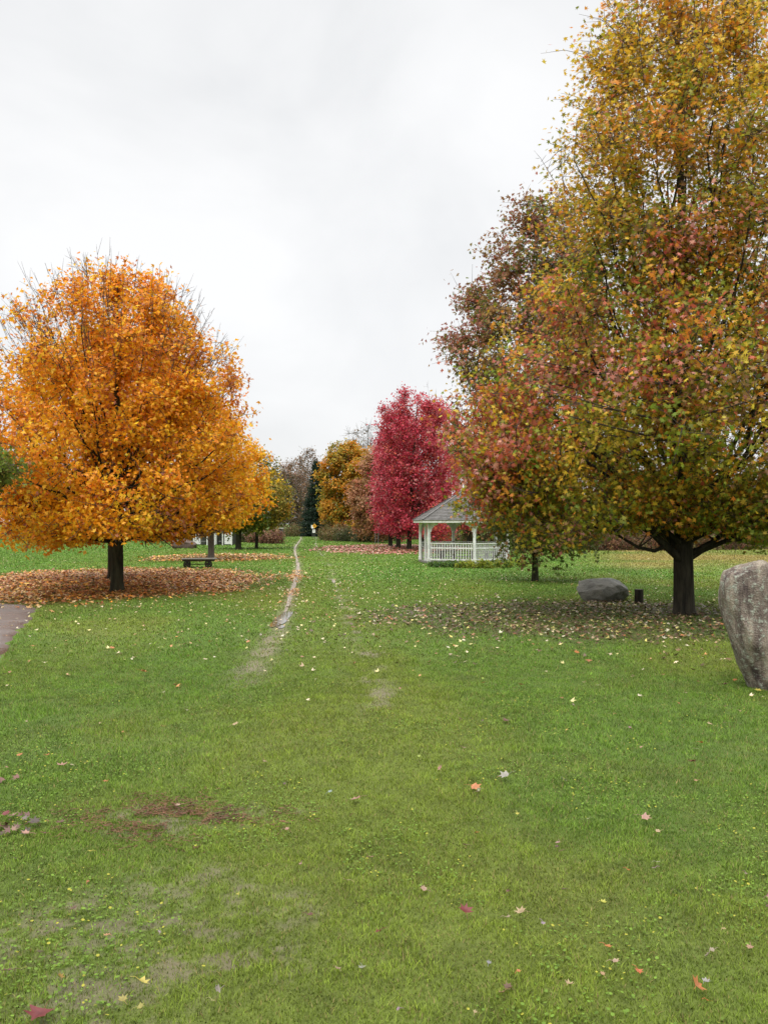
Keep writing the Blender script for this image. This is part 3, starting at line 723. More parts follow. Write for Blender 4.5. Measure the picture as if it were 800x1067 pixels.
# right big maple
def rpal():
    olive = (.25, .24, .022); green = (.19, .25, .025); gold = (.58, .37, .03); orange = (.58, .235, .028); red = (.44, .105, .055); pink = (.54, .24, .18); brown = (.32, .18, .07); yellow = (.55, .42, .05)
    R = lambda P: np.hypot(P[:, 0], P[:, 1])
    def band(P, t): return np.exp(-((t - .36 + .10 * np.sin(P[:, 0])) / .17) ** 2)
    out = lambda P: sst(1.6, 4.2, R(P))
    gr = lambda P: blob(P, (3.4, -1.0, 12.0), (1.5, 3.0, 1.6))
    return pal([
        (olive, lambda P, t: .9 + .5 * (1 - out(P)) - .5 * sst(.5, .9, t)),
        (green, lambda P, t: .45 * (1 - sst(.1, .5, t)) + .5 * (1 - out(P)) * (t < .6) + 6 * gr(P) + .9 * (1 - sst(.0, .14, t))),
        (gold, lambda P, t: .6 + 1.8 * sst(.45, .8, t)),
        (orange, lambda P, t: .40 + .5 * sst(.5, .9, t) + .4 * n3(P, 1.3, 3)),
        (red, lambda P, t: (1.6 + 1.0 * (P[:, 0] < -.5)) * band(P, t) * out(P) * sst(.4, .62, n3(P, 1.5, 4)) * 1.6 + .07),
        (pink, lambda P, t: 1.5 * band(P, t) * out(P) * sst(.42, .62, n3(P, 1.5, 4)) + .05 + .12 * sst(.6, .9, t)),
        (brown, lambda P, t: .25 + .3 * sst(.6, .9, t)),
        (yellow, lambda P, t: .55 * (1 - sst(.15, .45, t)) + .12)], cl=.62, jit=.17, gain=1.12)
rb = at(712, 640)
low = [([(-.1, -.1, 1.6), (-.9, -.3, 2.1), (-1.9, -.4, 2.45), (-3.0, -.4, 2.6), (-3.6, -.3, 2.72), (-4.1, -.2, 2.8)], .07), ([(0, -.05, 1.15), (-.35, -.1, 1.45), (-.75, -.15, 1.80), (-1.3, -.2, 2.15), (-2.0, -.1, 2.4)], .105),
       ([(.05, 0, 1.2), (.40, .0, 1.42), (.85, -.1, 1.62), (1.4, -.2, 2.0), (2.2, -.2, 2.5)], .072),
       ([(-.02, .05, 1.3), (-.3, .15, 1.75), (-.55, .3, 2.3), (-.9, .5, 3.0), (-1.5, .8, 3.9)], .11),
       ([(-.45, -.12, 1.52), (-.75, -.35, 1.42), (-1.15, -.5, 1.50), (-1.7, -.7, 1.8), (-2.2, -.8, 1.95)], .05),
       ([(.05, .05, 1.4), (.22, .12, 2.0), (.42, .2, 2.7), (.75, .2, 3.6), (1.0, .3, 4.8)], .12)]
def rhull(ang, t):
    # slimmer toward the left top as in the photo
    left = np.clip(-np.cos(ang), 0, 1)
    return 1 - .10 * left * sst(.55, 1, t) + .06 * left * (1 - sst(.15, .4, t))
make_tree('maple_tree', 'tall maple with mottled green, gold and red leaves and a dark forked trunk', 'tree', None, rb, 14.6, 1.45,
          [(0, 3.6), (.05, 4.8), (.12, 5.2), (.28, 5.1), (.38, 4.3), (.47, 3.7), (.55, 3.35), (.70, 3.05), (.85, 2.5), (.95, 1.7), (1, .6)], .215, 1.35, 62, 940, 9, 15, .074, MAPLE12, rpal(), 21,
          bark=M_BARK, sigma=.38, lump=.14, top_twigs=40, limb_r=.30, ascend=.25, hull=rhull, low_limbs=low, scatter=.17, tipbias=.50, zsmax=.50, cull=lambda Q, rg: ~((np.hypot(Q[:, 0], Q[:, 1]) < 2.6) & (Q[:, 2] < 2.0)), extra=[((-3.65, -.3, 2.7), (.75, 1.4, .9), 75), ((-4.0, -.2, 4.0), (.6, 1.4, 1.0), 25), ((-.5, -.6, 2.5), (1.6, 1.2, .5), 60), ((1.3, -.8, 2.3), (1.0, 1.2, .5), 40)], maxsec=1.5, thin=.26, minze=.12, zmin=lambda P: 1.25 + .62 * sst(-3.0, -1.6, P[:, 0]) - .55 * sst(.3, 1.6, P[:, 0]) + .16 * np.sin(P[:, 0] * 3.1 + P[:, 1] * 2.3))
# second maple behind it
bpal = pal([((.28, .14, .06), ONE), ((.14, .17, .03), lambda P, t: .8 + .9 * (1 - sst(.1, .45, t))), ((.34, .12, .09), lambda P, t: .9 * sst(.35, .7, t)), ((.33, .21, .05), lambda P, t: .35), ((.09, .12, .028), lambda P, t: 1.3 * (1 - sst(.0, .4, t)))], cl=.5)
sb = at(557, 606)
make_tree('maple_tree', 'brownish green maple with a slim trunk behind the tall right maple', 'tree', None, sb, 13.2, .55,
          [(0, .9), (.06, 2.0), (.2, 2.7), (.4, 3.2), (.6, 3.15), (.78, 2.45), (.9, 1.7), (1, .6)],   .11, 1.3, 36, 400, 8, 15, .088, MAPLE8, bpal, 33,
          bark=M_BARK_MOSS, sigma=.34, lump=.12, limb_r=.3, ascend=.3, scatter=.14)
# big orange maple
orng = (.88, .36, .015); amber = (.88, .45, .020); deepo = (.80, .27, .018); rust = (.48, .15, .03); yel = (.80, .50, .03)
opal = pal([(orng, lambda P, t: 1.1), (amber, lambda P, t: .9 + .3 * (1 - t)), (deepo, lambda P, t: .5 + .5 * t), (rust, lambda P, t: .10 + .28 * sst(.5, 1, t)), (yel, lambda P, t: .25 + .4 * (1 - sst(.2, .5, t))), ((.50, .20, .11), lambda P, t: .14)], cl=.4, jit=.15)
lo = at(122, 617)
PROFO = [(0, 2.6), (.06, 3.8), (.18, 4.1), (.38, 4.0), (.55, 3.85), (.70, 3.5), (.82, 2.9), (.92, 2.1), (1, 1.0)]
make_tree('maple_tree', 'big round orange maple with bare twigs at its top, nearest of the left trees', 'tree', 'orange maples on the left lawn', lo, 9.25, 1.2,
          PROFO, .185, 1.5, 54, 640, 9, 12, .078, MAPLE8, opal, 44, bark=M_BARK_MOSS, sigma=.26, lump=.11, top_twigs=330, limb_r=.34, ascend=.25, scatter=.15, tipbias=.45, zsmax=.42, zmin=lambda P: 1.22 + .42 * sst(-.8, 1.5, P[:, 0]) - .25 * np.exp(-((P[:, 0] + 2.5) / 1.0) ** 2) + .2 * np.sin(P[:, 0] * 2.3 + 1) + .9 * np.exp(-(np.hypot(P[:, 0], P[:, 1]) / .8) ** 2) * 0)
lo2 = at(117.5, 603)
make_tree('maple_tree', 'orange maple behind the big round one, trunk showing left of the near trunk', 'tree', 'orange maples on the left lawn', (lo2[0], lo2[1]), 9.3, 1.5,
          PROFO, .15, 1.6, 30, 300, 8, 12, .095, MAPLE6, opal, 45, bark=M_BARK_MOSS, sigma=.34, lump=.12, limb_r=.27, scatter=.15)
lo3 = at(220, 583)
make_tree('maple_tree', 'smaller amber maple with a grey trunk behind the flat cart', 'tree', 'orange maples on the left lawn', lo3, 8.6, 1.9,
          [(0, 1.6), (.1, 3.0), (.25, 3.6), (.45, 3.3), (.65, 2.6), (.85, 1.6), (1, .4)], .17, 1.7, 30, 280, 8, 12, .11, MAPLE6,
          pal([(amber, ONE), (orng, ONE), (yel, lambda P, t: .8 + .4 * t * 0), (deepo, lambda P, t: .3)], cl=.4), 46, bark=M_BARK_GREY, sigma=.38, lump=.14, limb_r=.3, scatter=.16)
# olive-yellow trees further on
ypal = pal([((.30, .26, .035), ONE), ((.42, .30, .04), ONE), ((.15, .17, .03), lambda P, t: .8), ((.50, .28, .03), lambda P, t: .5 * t)], cl=.5)
for (px, py, H_, R_, sd, lb, dk) in ((248.5, 572.5, 6.8, 2.6, 51, 'dull olive maple with a stout dark trunk between the amber maple and the track', .62), (267.5, 571.5, 7.6, 3.0, 52, 'yellow green maple with a thin forked trunk nearest the left side of the track', 1.0)):
    b = at(px, py)
    def yp(P, t, rng, cl, dk=dk): return ypal(P, t, rng, cl) * np.array([dk, .5 + .5 * dk, dk])
    make_tree('maple_tree', lb, 'tree', 'yellowing maples beyond the cart', b, H_, 1.5, [(0, R_ * .5), (.1, R_ * .8), (.3, R_), (.55, R_ * .9), (.8, R_ * .55), (1, .3)], .22 if dk < 1 else .13, 1.6, 22, 170, 8, 9, .12, MAPLE6, yp, sd, bark=M_BARK_MOSS, sigma=.36, lump=.16, scatter=.18, lean=(0, 0) if dk < 1 else (.02, 0))
# crimson maples
cr1 = (.50, .042, .078); cr2 = (.60, .095, .13); cr3 = (.34, .030, .045); cr4 = (.62, .25, .25); cr5 = (.58, .13, .08)
cpal = pal([(cr1, ONE), (cr2, ONE), (cr3, lambda P, t: .5), (cr4, lambda P, t: .22 + .3 * t), (cr5, lambda P, t: .25)], cl=.4)
cpal2 = pal([(cr1, ONE), (cr5, lambda P, t: 1.2), (cr2, ONE), ((.50, .17, .07), lambda P, t: .7), (cr4, lambda P, t: .3)], cl=.4)
PROFC = [(0, 2.2), (.08, 2.9), (.2, 3.1), (.4, 3.2), (.6, 3.3), (.78, 3.15), (.9, 2.5), (1, 1.2)]
for (px, py, D_, H_, sc, sd, pl_, lb, ox) in (
        (426, 573, None, 11.9, .90, 61, cpal, 'crimson maple with the nearest dark trunk left of the gazebo', .5),
        (415, 571, None, 10.8, .62, 62, cpal, 'crimson maple whose trunk is the middle one left of the gazebo', 0),
        (406.5, 569.5, None, 9.4, .46, 63, cpal, 'crimson maple with the farthest left trunk of the red row', 0),
        (440, 570.5, None, 11.6, 1.15, 64, cpal2, 'orange red maple hidden behind the left posts of the gazebo', .9)):
    b = at(px, py)
    make_tree('maple_tree', lb, 'tree', 'crimson maples left of the gazebo', b, H_, 1.3, [(a_, r_ * sc) for a_, r_ in PROFC], .19, 1.2, 34, 320 if sd == 61 else 220, 8, 11 if sd == 61 else 9, .105, MAPLE6, pl_, sd, bark=M_BARK_MOSS, sigma=.34, lump=.10, off=(ox, 0), limb_r=.24, ascend=.2, scatter=.17, top_twigs=40 if sd < 64 else 0)
make_tree('maple_tree', 'orange red maple standing behind the gazebo roof', 'tree', 'crimson maples left of the gazebo', (gx(488, 84), 84), 10.6, 1.4, [(a_, r_ * .95) for a_, r_ in PROFC], .17, 1.3, 30, 240, 8, 9, .12, MAPLE6, cpal2, 65, bark=M_BARK_MOSS, sigma=.36, lump=.12, limb_r=.24, ascend=.2, scatter=.18)
# orange-green round tree and its salmon neighbour
gpal = pal([((.52, .26, .025), ONE), ((.60, .25, .02), ONE), ((.27, .24, .03), lambda P, t: 1.1), ((.42, .30, .035), lambda P, t: .6), ((.42, .11, .03), lambda P, t: .5 * (1 - sst(.1, .35, t)))], cl=.75)
make_tree('maple_tree', 'rounded orange and olive maple right of the dark conifer', 'tree', None, (gx(361, 102), 102), 11.4, .6, [(0, 2.6), (.12, 3.3), (.35, 3.5), (.6, 3.5), (.8, 3.1), (.93, 2.3), (1, 1.2)], .2, 1.3, 30, 260, 9, 14, .17, MAPLE6, gpal, 71, sigma=.42, lump=.16, scatter=.2)
spal = pal([((.50, .25, .13), ONE), ((.45, .19, .11), ONE), ((.30, .17, .05), lambda P, t: .6), ((.45, .26, .15), lambda P, t: .5)], cl=.5)
make_tree('maple_tree', 'salmon coloured tree between the orange maple and the crimson maples', 'tree', None, (gx(391, 88), 88), 9.6, .6, [(0, 1.6), (.12, 2.3), (.35, 2.6), (.6, 2.2), (.8, 1.6), (1, .4)], .15, 1.2, 26, 220, 9, 13, .14, MAPLE6, spal, 72, sigma=.4, lump=.18, scatter=.2)
# bare woods
wpal = pal([((.20, .135, .085), ONE), ((.26, .15, .09), ONE), ((.15, .13, .05), lambda P, t: .8 * (1 - t)), ((.32, .19, .10), lambda P, t: .5 * t)], cl=.5)
M_WOOD = M_BARK_GREY
def woods(px, D, H_, R_, lpt, sd, lb, group='bare brown woodland trees', pl_=wpal, ls=.2, zb=1.0):
    return make_tree('woodland_tree', lb, 'tree', group, (gx(px, D), D), H_, zb, [(0, R_ * .6), (.25, R_ * .85), (.5, R_), (.8, R_ * .8), (1, R_ * .25)], .2, 2.5, 26, 150, 7, lpt, ls, OVAL4, pl_, sd, bark=M_BARK_GREY, sigma=.65, lump=.25, scatter=.3, limb_r=.34, top_twigs=50, twigr=.018)
woods(303, 145, 12.5, 3.4, 4.5, 81, 'brown nearly leafless tree at the left end of the far wood')
woods(321, 150, 14.6, 3.6, 3.0, 82, 'tall nearly bare tree rising behind the dark conifer')
woods(312, 158, 14.2, 3.2, 3.0, 83, 'thin bare tree between the two ends of the far wood')
woods(367, 118, 14.6, 3.6, 0.25, 84, 'tall bare grey tree rising above the rounded orange maple')
woods(384, 122, 16.5, 3.2, 0.12, 85, 'tallest bare grey tree just left of the crimson maples')
woods(284, 150, 11.0, 3.4, 4.0, 86, 'brown bare tree behind the yellow green maple')
# conifer: dark tiers of needle sprays
def conifer(base, H_, R_, seed, label):
    rng = np.random.default_rng(seed); root = empty('conifer_tree', (base[0], base[1], 0)); tag(root, label, 'tree')
    v, l, c = tubes(np.array([[(0, 0, 0), (0, 0, H_ * .5), (0, 0, H_)]]), np.array([[.22, .13, .02]]), 8)
    link('trunk', fast_mesh('conifer_trunk', v, l, c, smooth=True), M_BARK, root)
    nb = 420; z = rng.random(nb) ** 1.15 * (H_ - .5) + .3; r = R_ * (1 - z / H_) ** .85 * rng.uniform(.7, 1.1, nb) + .1; a = rng.uniform(0, 6.28, nb)
    p0 = np.stack([z * 0, z * 0, z], 1); p2 = np.stack([np.cos(a) * r, np.sin(a) * r, z - r * .22], 1); p1 = (p0 + p2) / 2; p1[:, 2] -= r * .02
    br = bez(p0, p1, p2, 6)
    v, l, c = tubes(br, np.broadcast_to(np.linspace(.035, .01, 6)[None], (nb, 6)), 4)
    link('branches', fast_mesh('conifer_branches', v, l, c), M_BARK, root)
    n = 30000; k = rng.integers(0, nb, n); t = rng.random(n) ** .6 * 5; i = np.minimum(t.astype(int), 4); f = (t - i)[:, None]
    P = br[k, i] * (1 - f) + br[k, i + 1] * f + rng.normal(0, 1, (n, 3)) * np.array([.20, .20, .09])
    cols = np.tile([[.018, .040, .022]], (n, 1)) * (1 + rng.normal(0, .25, (n, 1))); cols = np.clip(cols, .004, 1)
    nr = np.tile([[0, 0, 1.]], (n, 1))
    v, l, c, cc = leaves_geo(P, .16, np.array([(0, 1.2), (.28, 0), (0, -1), (-.28, 0)]), rng, normals=nr, flat=.3, cols=cols)
    link('crown', fast_mesh('conifer_crown', v, l, c, cc), M_LEAF, root)
conifer((gx(330, 128), 128), 11.2, 3.0, 5, 'dark green conifer at the end of the grassy track')
conifer((gx(340, 134), 134), 9.5, 3.0, 6, 'second dark conifer half hidden behind the rounded orange maple')

# green tree leaning in from beyond the left edge
gp = pal([((.12, .17, .022), ONE), ((.16, .22, .026), ONE), ((.19, .19, .035), lambda P, t: .6)], cl=.4)
make_tree('oak_tree', 'green leaved tree reaching into view at the left edge', 'tree', None, (-9.9, 19.8), 3.8, 3.05, [(0, .8), (.2, 1.6), (.4, 1.95), (.6, 1.6), (.8, .9), (1, .3)], .10, 2.3, 14, 90, 8, 9, .07, MAPLE8, gp, 91, sigma=.28, lump=.2, scatter=.12)

# ---------------------------------------------------------------- shrubs
def shrub(name, label, cat, group, base, rx, ry, h, n, ls, palette, seed, stems=40, shape=OVAL4, stiff=.5):
    rng = np.random.default_rng(seed); root = empty(name, (base[0], base[1], 0)); tag(root, label, cat, group)
    a = rng.uniform(0, 6.28, stems); rr = rng.random(stems) ** .5
    hh = h * np.sqrt(np.clip(1 - (rr * .92) ** 2, .1, 1)) * rng.uniform(.72, 1.08, stems)
    p0 = np.stack([np.cos(a) * rr * rx * .75, np.sin(a) * rr * ry * .75, np.zeros(stems) - .02], 1)
    p2 = np.stack([np.cos(a) * rr * rx * 1.0, np.sin(a) * rr * ry * 1.0, hh], 1) + rng.normal(0, .06 * h, (stems, 3)) * np.array([1, 1, .4])
    p1 = p0 * .6 + p2 * .4; p1[:, 2] = hh * .55
    st = bez(p0, p1, p2, 7)
    v, l, c = tubes(st, np.broadcast_to(np.linspace(.02, .006, 7)[None], (stems, 7)) * min(1, h), 3)
    link('stems', fast_mesh(name + '_stems', v, l, c), M_TWIG, root)
    k = rng.integers(0, stems, n); t = rng.random(n) ** .65 * 6; i = np.minimum(t.astype(int), 5); f = (t - i)[:, None]
    P = st[k, i] * (1 - f) + st[k, i + 1] * f + rng.normal(0, 1, (n, 3)) * np.array([rx, ry, h]) * .10
    P[:, 2] = np.abs(P[:, 2])
    nr = P / (np.linalg.norm(P, axis=1, keepdims=True) + 1e-9)
    cols = palette(P, P[:, 2] / h, rng, k)
    v, l, c, cc = leaves_geo(P, ls, shape, rng, normals=nr, flat=.3, cols=cols)
    link('foliage', fast_mesh(name + '_foliage', v, l, c, cc), M_LEAF, root)
    return root
dpal = pal([((.05, .07, .025), ONE), ((.09, .10, .035), ONE), ((.15, .11, .05), lambda P, t: .4)])
rbp = pal([((.24, .115, .075), ONE), ((.17, .09, .055), ONE), ((.30, .17, .09), lambda P, t: .8), ((.16, .14, .05), lambda P, t: .6), ((.36, .15, .06), lambda P, t: .25)], cl=.7)
obp = pal([((.17, .15, .05), ONE), ((.25, .17, .07), ONE), ((.12, .13, .04), ONE), ((.30, .17, .10), lambda P, t: .5)], cl=.7)
# right brush line
import itertools
rs = random.Random(8)
wh = ['behind the tall right maple', 'right of the gazebo', 'far right behind the standing stone', 'between the gazebo and the slim trunk']
desc = ['straggly russet bush', 'brown brambly bush', 'low reddish bush', 'olive brown bush', 'tall tawny bush', 'dense rusty bush']
poss = []
xpx = [548, 566, 584, 603, 622, 640, 659, 678, 699, 722, 745, 768, 792, 820, 850]
where = ['just right of the gazebo', 'behind the slim trunk of the brownish maple', 'beyond the low branches left of the boulder', 'beyond the left end of the grey boulder', 'directly beyond the grey boulder', 'beyond the right end of the boulder', 'beyond the small dark stump', 'seen between the stump and the dark trunk', 'just left of the dark forked trunk', 'just right of the dark forked trunk', 'left of the top of the standing stone', 'above the top of the standing stone', 'at the right edge behind the standing stone', 'past the right edge of view', 'farthest right past the edge of view']
for i, (px, wtxt) in enumerate(zip(xpx, where)):
    D = 64 + rs.uniform(-1.5, 3); h = rs.uniform(1.5, 2.4)
    shrub('bush', desc[i % 6] + ' in the brush line ' + wtxt, 'bush', 'brush line behind the right lawn', (gx(px, D), D), rs.uniform(1.0, 1.5), 1.2, h, 2600, .075, rbp if i % 3 else obp, 500 + i, stems=60)
# dense scrub trees behind
for i, (px, D, h) in enumerate([(470, 96, 5.2), (500, 90, 4.2), (528, 92, 5.6), (560, 88, 5.0), (598, 92, 5.8), (640, 88, 5.2), (680, 92, 6.0), (720, 90, 5.4), (765, 92, 5.8), (805, 90, 5.2), (850, 90, 6)]):
    shrub('scrub_tree', ['rust brown', 'olive brown', 'reddish'][i % 3] + ' scrub tree behind the brush line, ' + ['just left of the gazebo apex', 'behind the gazebo front post', 'behind the right end of the gazebo', 'beyond the slim trunk', 'beyond the left end of the boulder', 'beyond the boulder', 'beyond the stump', 'beyond the dark forked trunk', 'beyond the standing stone', 'at the right edge', 'past the right edge'][i], 'tree', 'scrub trees beyond the right brush line',
          (gx(px, D), D), 2.6, 2.0, h, 4200, .13, [rbp, obp, rbp][i % 3], 540 + i, stems=80)
# red small tree seen through the gazebo
make_tree('maple_tree', 'small red leaved tree seen through the gazebo', 'tree', None, (gx(458, 60), 60), 3.6, .9, [(0, .8), (.3, 1.5), (.7, 1.3), (1, .3)], .06, .7, 16, 60, 7, 6, .09, MAPLE6, cpal2, 73, sigma=.25, bark=M_BARK, low_limbs=[([(0, 0, .5), (-.4, 0, .75), (-.9, 0, 1.0), (-1.4, 0, 1.4)], .04), ([(0, 0, .4), (.4, 0, .6), (1.0, 0, .8), (1.5, 0, 1.2)], .045)])
# left bushes and end-of-track bushes
for i, (px, D, rx, h, pl_, lb) in enumerate([
        (283, 84, 1.4, 1.5, rbp, 'reddish brown bush left of the track beyond the yellow green maple'),
        (271, 88, 1.5, 1.4, rbp, 'low brown bush beside the reddish one left of the track'),
        (297, 128, 2.2, 1.8, obp, 'olive scrub at the far left of the track end'), (309, 132, 2.0, 1.9, obp, 'green brown scrub left of the dark conifer'),
        (343, 100, 1.5, 2.2, obp, 'pale olive bush at the foot of the rounded orange maple'), (352, 96, 1.6, 1.9, obp, 'straggly olive bush right of the track end'),
        (366, 94, 1.9, 1.6, dpal, 'dark low bush under the rounded orange maple'), (383, 92, 1.9, 1.5, dpal, 'dark bush under the salmon coloured tree'), (400, 96, 2.0, 1.5, dpal, 'dark bush beyond the crimson trunks'),
        (188, 92, 2.4, 2.3, dpal, 'dark green bush behind the reddish boulder'), (212, 84, 1.6, 1.15, dpal, 'dark clipped bush in front of the white shelter'),
        (165, 94, 2.4, 2.2, dpal, 'dark bush left of the reddish boulder'), (257, 90, 1.6, 1.5, dpal, 'dark bush right of the white shelter'),
        (427, 104, 2.0, 1.8, rbp, 'russet bush seen between the gazebo and the crimson trunks')]):
    shrub('bush', lb, 'bush', 'bushes along the far edge of the lawn', (gx(px, D), D), rx, 1.3, h, 3000, .095, pl_, 600 + i, stems=60)
# far wood edge to either side of the view
proto = woods(-20, 165, 11.5, 4.2, 7, 87, 'broad brown tree in the far left wood edge, rightmost', group='far wood edge on the left', ls=.26)
for i, (px, D, s, rz, lb) in enumerate([(-70, 170, 1.0, 1, 'second from the right'), (-130, 160, .95, 2, 'third from the right'), (-200, 168, 1.1, 3, 'fourth from the right'), (-280, 160, 1.0, 4, 'leftmost'), (40, 168, .85, 5, 'seen under the big orange crown'), (100, 160, .9, 6, 'seen behind the near orange trunks'), (150, 165, .85, 7, 'seen left of the cart'), (230, 170, .95, 8, 'behind the amber maple')]):
    c = copy_tree(proto); c.location = (gx(px, D), D, 0); c.rotation_euler = (0, 0, rz * 1.3); c.scale = (s, s, s * (1 + .03 * i % .2)); tag(c, 'broad brown tree in the far left wood edge, ' + lb, 'tree', 'far wood edge on the left')
for i, (px, D, s, rz, lb) in enumerate([(450, 140, .8, 1, 'behind the gazebo posts'), (520, 135, .75, 2, 'behind the gazebo roof'), (590, 140, .8, 3, 'left of the slim trunk'), (660, 138, .85, 4, 'beyond the boulder'), (740, 140, .8, 5, 'beyond the dark forked trunk'), (820, 140, .9, 6, 'past the right edge'), (900, 135, .9, 7, 'second past the right edge'), (1000, 140, .9, 8, 'farthest right')]):
    c = copy_tree(proto); c.location = (gx(px, D), D, 0); c.rotation_euler = (0, 0, rz * 1.7); c.scale = (s, s, s); tag(c, 'broad brown tree in the far wood edge on the right, ' + lb, 'tree', 'far wood edge on the right')

# ================================================================== ROCKS
def rock_mesh(name, sx, sy, sz, seed, subdiv=5, boxy=.45, shaper=None, facets=14, crisp=.85):
    bm = bmesh.new(); bmesh.ops.create_icosphere(bm, subdivisions=subdiv, radius=1)
    r = random.Random(seed); pl = []
    for i in range(facets):
        n = Vector((r.gauss(0, 1), r.gauss(0, 1), r.gauss(0, 1))).normalized(); pl.append((n, r.uniform(.66, .95)))
    for v in bm.verts:
        p = v.co.copy()
        m = max(abs(p.x), abs(p.y), abs(p.z)); p = p.lerp(p / m * .92, boxy)
        for n, d in pl:
            k = p.dot(n)
            if k > d: p -= n * (k - d) * crisp
        p += p.normalized() * (mnoise.fractal(p * 2.0 + Vector((seed, 0, 0)), 1, 2, 5) * .075)
        p += p.normalized() * (mnoise.noise(p * 9 + Vector((0, seed, 0))) * .010)
        v.co = Vector((p.x * sx, p.y * sy, p.z * sz))
        if shaper: v.co = shaper(v.co)
    me = bpy.data.meshes.new(name); bm.to_mesh(me); bm.free()
    for f in me.polygons: f.use_smooth = True
    return me
def rock_mat(name, c1, c2, c3, lichen, rough=.6, streak=False, lich=.62, sc=3.0):
    m, nt, out = new_mat(name); tc = N(nt, 'ShaderNodeTexCoord'); mp = N(nt, 'ShaderNodeMapping'); L(nt, tc.outputs['Object'], mp.inputs[0])
    if streak: mp.inputs['Scale'].default_value = (2.6, 2.6, .42)
    n1 = N(nt, 'ShaderNodeTexNoise'); n1.inputs['Scale'].default_value = sc; n1.inputs['Detail'].default_value = 9; n1.inputs['Roughness'].default_value = .62; L(nt, mp.outputs[0], n1.inputs['Vector'])
    cr = N(nt, 'ShaderNodeValToRGB'); cr.color_ramp.elements[0].position = .33; cr.color_ramp.elements[1].position = .66
    cr.color_ramp.elements[0].color = (*c1, 1); cr.color_ramp.elements[1].color = (*c3, 1); e = cr.color_ramp.elements.new(.5); e.color = (*c2, 1)
    L(nt, n1.outputs['Fac'], cr.inputs[0])
    n2 = N(nt, 'ShaderNodeTexNoise'); n2.inputs['Scale'].default_value = 16; n2.inputs['Detail'].default_value = 10; n2.inputs['Roughness'].default_value = .75; L(nt, tc.outputs['Object'], n2.inputs['Vector'])
    r2 = N(nt, 'ShaderNodeValToRGB'); r2.color_ramp.elements[0].position = lich - .05; r2.color_ramp.elements[1].position = lich + .04; L(nt, n2.outputs['Fac'], r2.inputs[0])
    mx = N(nt, 'ShaderNodeMixRGB'); L(nt, r2.outputs[0], mx.inputs[0]); L(nt, cr.outputs[0], mx.inputs[1]); mx.inputs[2].default_value = (*lichen, 1)
    n3_ = N(nt, 'ShaderNodeTexNoise'); n3_.inputs['Scale'].default_value = 55; n3_.inputs['Detail'].default_value = 6; L(nt, tc.outputs['Object'], n3_.inputs['Vector'])
    r3 = N(nt, 'ShaderNodeMapRange'); r3.inputs['To Min'].default_value = .45; r3.inputs['To Max'].default_value = 1.55; L(nt, n3_.outputs['Fac'], r3.inputs['Value'])
    sc_ = N(nt, 'ShaderNodeVectorMath', operation='SCALE'); L(nt, mx.outputs[0], sc_.inputs[0]); L(nt, r3.outputs[0], sc_.inputs['Scale'])
    p = N(nt, 'ShaderNodeBsdfPrincipled'); p.inputs['Roughness'].default_value = rough; L(nt, sc_.outputs[0], p.inputs['Base Color'])
    b = N(nt, 'ShaderNodeBump'); b.inputs['Strength'].default_value = 1.0; b.inputs['Distance'].default_value = .035
    ad = N(nt, 'ShaderNodeMath', operation='ADD'); L(nt, n2.outputs['Fac'], ad.inputs[0]); L(nt, n3_.outputs['Fac'], ad.inputs[1]); L(nt, ad.outputs[0], b.inputs['Height']); L(nt, b.outputs[0], p.inputs['Normal'])
    L(nt, p.outputs[0], out.inputs[0]); return m
# standing stone: pixels/m at D=10.4 -> 86.5
def stone_shape(v):
    # v in a unit rock scaled to half sizes (.66,.42,.86) about the centre; taper to the foot, left side leans
    t = (v.z + .86) / 1.72
    wL = np.interp(t, [0, .2, .5, .75, .9, 1], [.40, .50, .72, .93, 1.0, .93])
    wR = np.interp(t, [0, .3, .6, .85, 1], [.80, .95, 1.0, .85, .75])
    k = wL if v.x < 0 else wR
    z = v.z - max(0, v.x + .15) * .62 * max(0, t - .4) * 1.6
    return Vector((v.x * k + .0, v.y * np.interp(t, [0, .5, 1], [.95, 1.05, .85]), z))
sx_, sD = at(800, 716)
me = rock_mesh('standing_stone', .66, .45, .95, 3, 6, .25, stone_shape, 8)
me.materials.append(rock_mat('lichened_stone', (.055, .034, .032), (.20, .155, .125), (.37, .31, .24), (.36, .38, .31), .8, True, .57))
o = bpy.data.objects.new('standing_stone', me); COL.objects.link(o); o.location = (gx(748, 10.25) + .66, sD - .08, .70); o.rotation_euler = (0, 0, 0)
tag(o, 'tall grey lichened standing stone with purplish streaks at the right edge', 'rock')
# grey boulder
bx_, bD = at(629, 627.5)
def bshape(v):
    z = v.z
    if z > .2: z = .2 + (z - .2) * .45
    return Vector((v.x + z * .06, v.y, z - max(0, -v.x - .35) * .22 + v.y * .18))
me = rock_mesh('boulder', .71, .46, .45, 15, 6, .62, bshape, 20, .97)
me.materials.append(rock_mat('wet_grey_boulder', (.095, .092, .078), (.18, .178, .15), (.26, .255, .215), (.24, .24, .20), .42, False, .66, 1.6))
o = bpy.data.objects.new('boulder', me); COL.objects.link(o); o.location = (bx_ + .08, bD + .35, .29)
tag(o, 'low dark grey boulder on the lawn left of the small stump', 'rock')
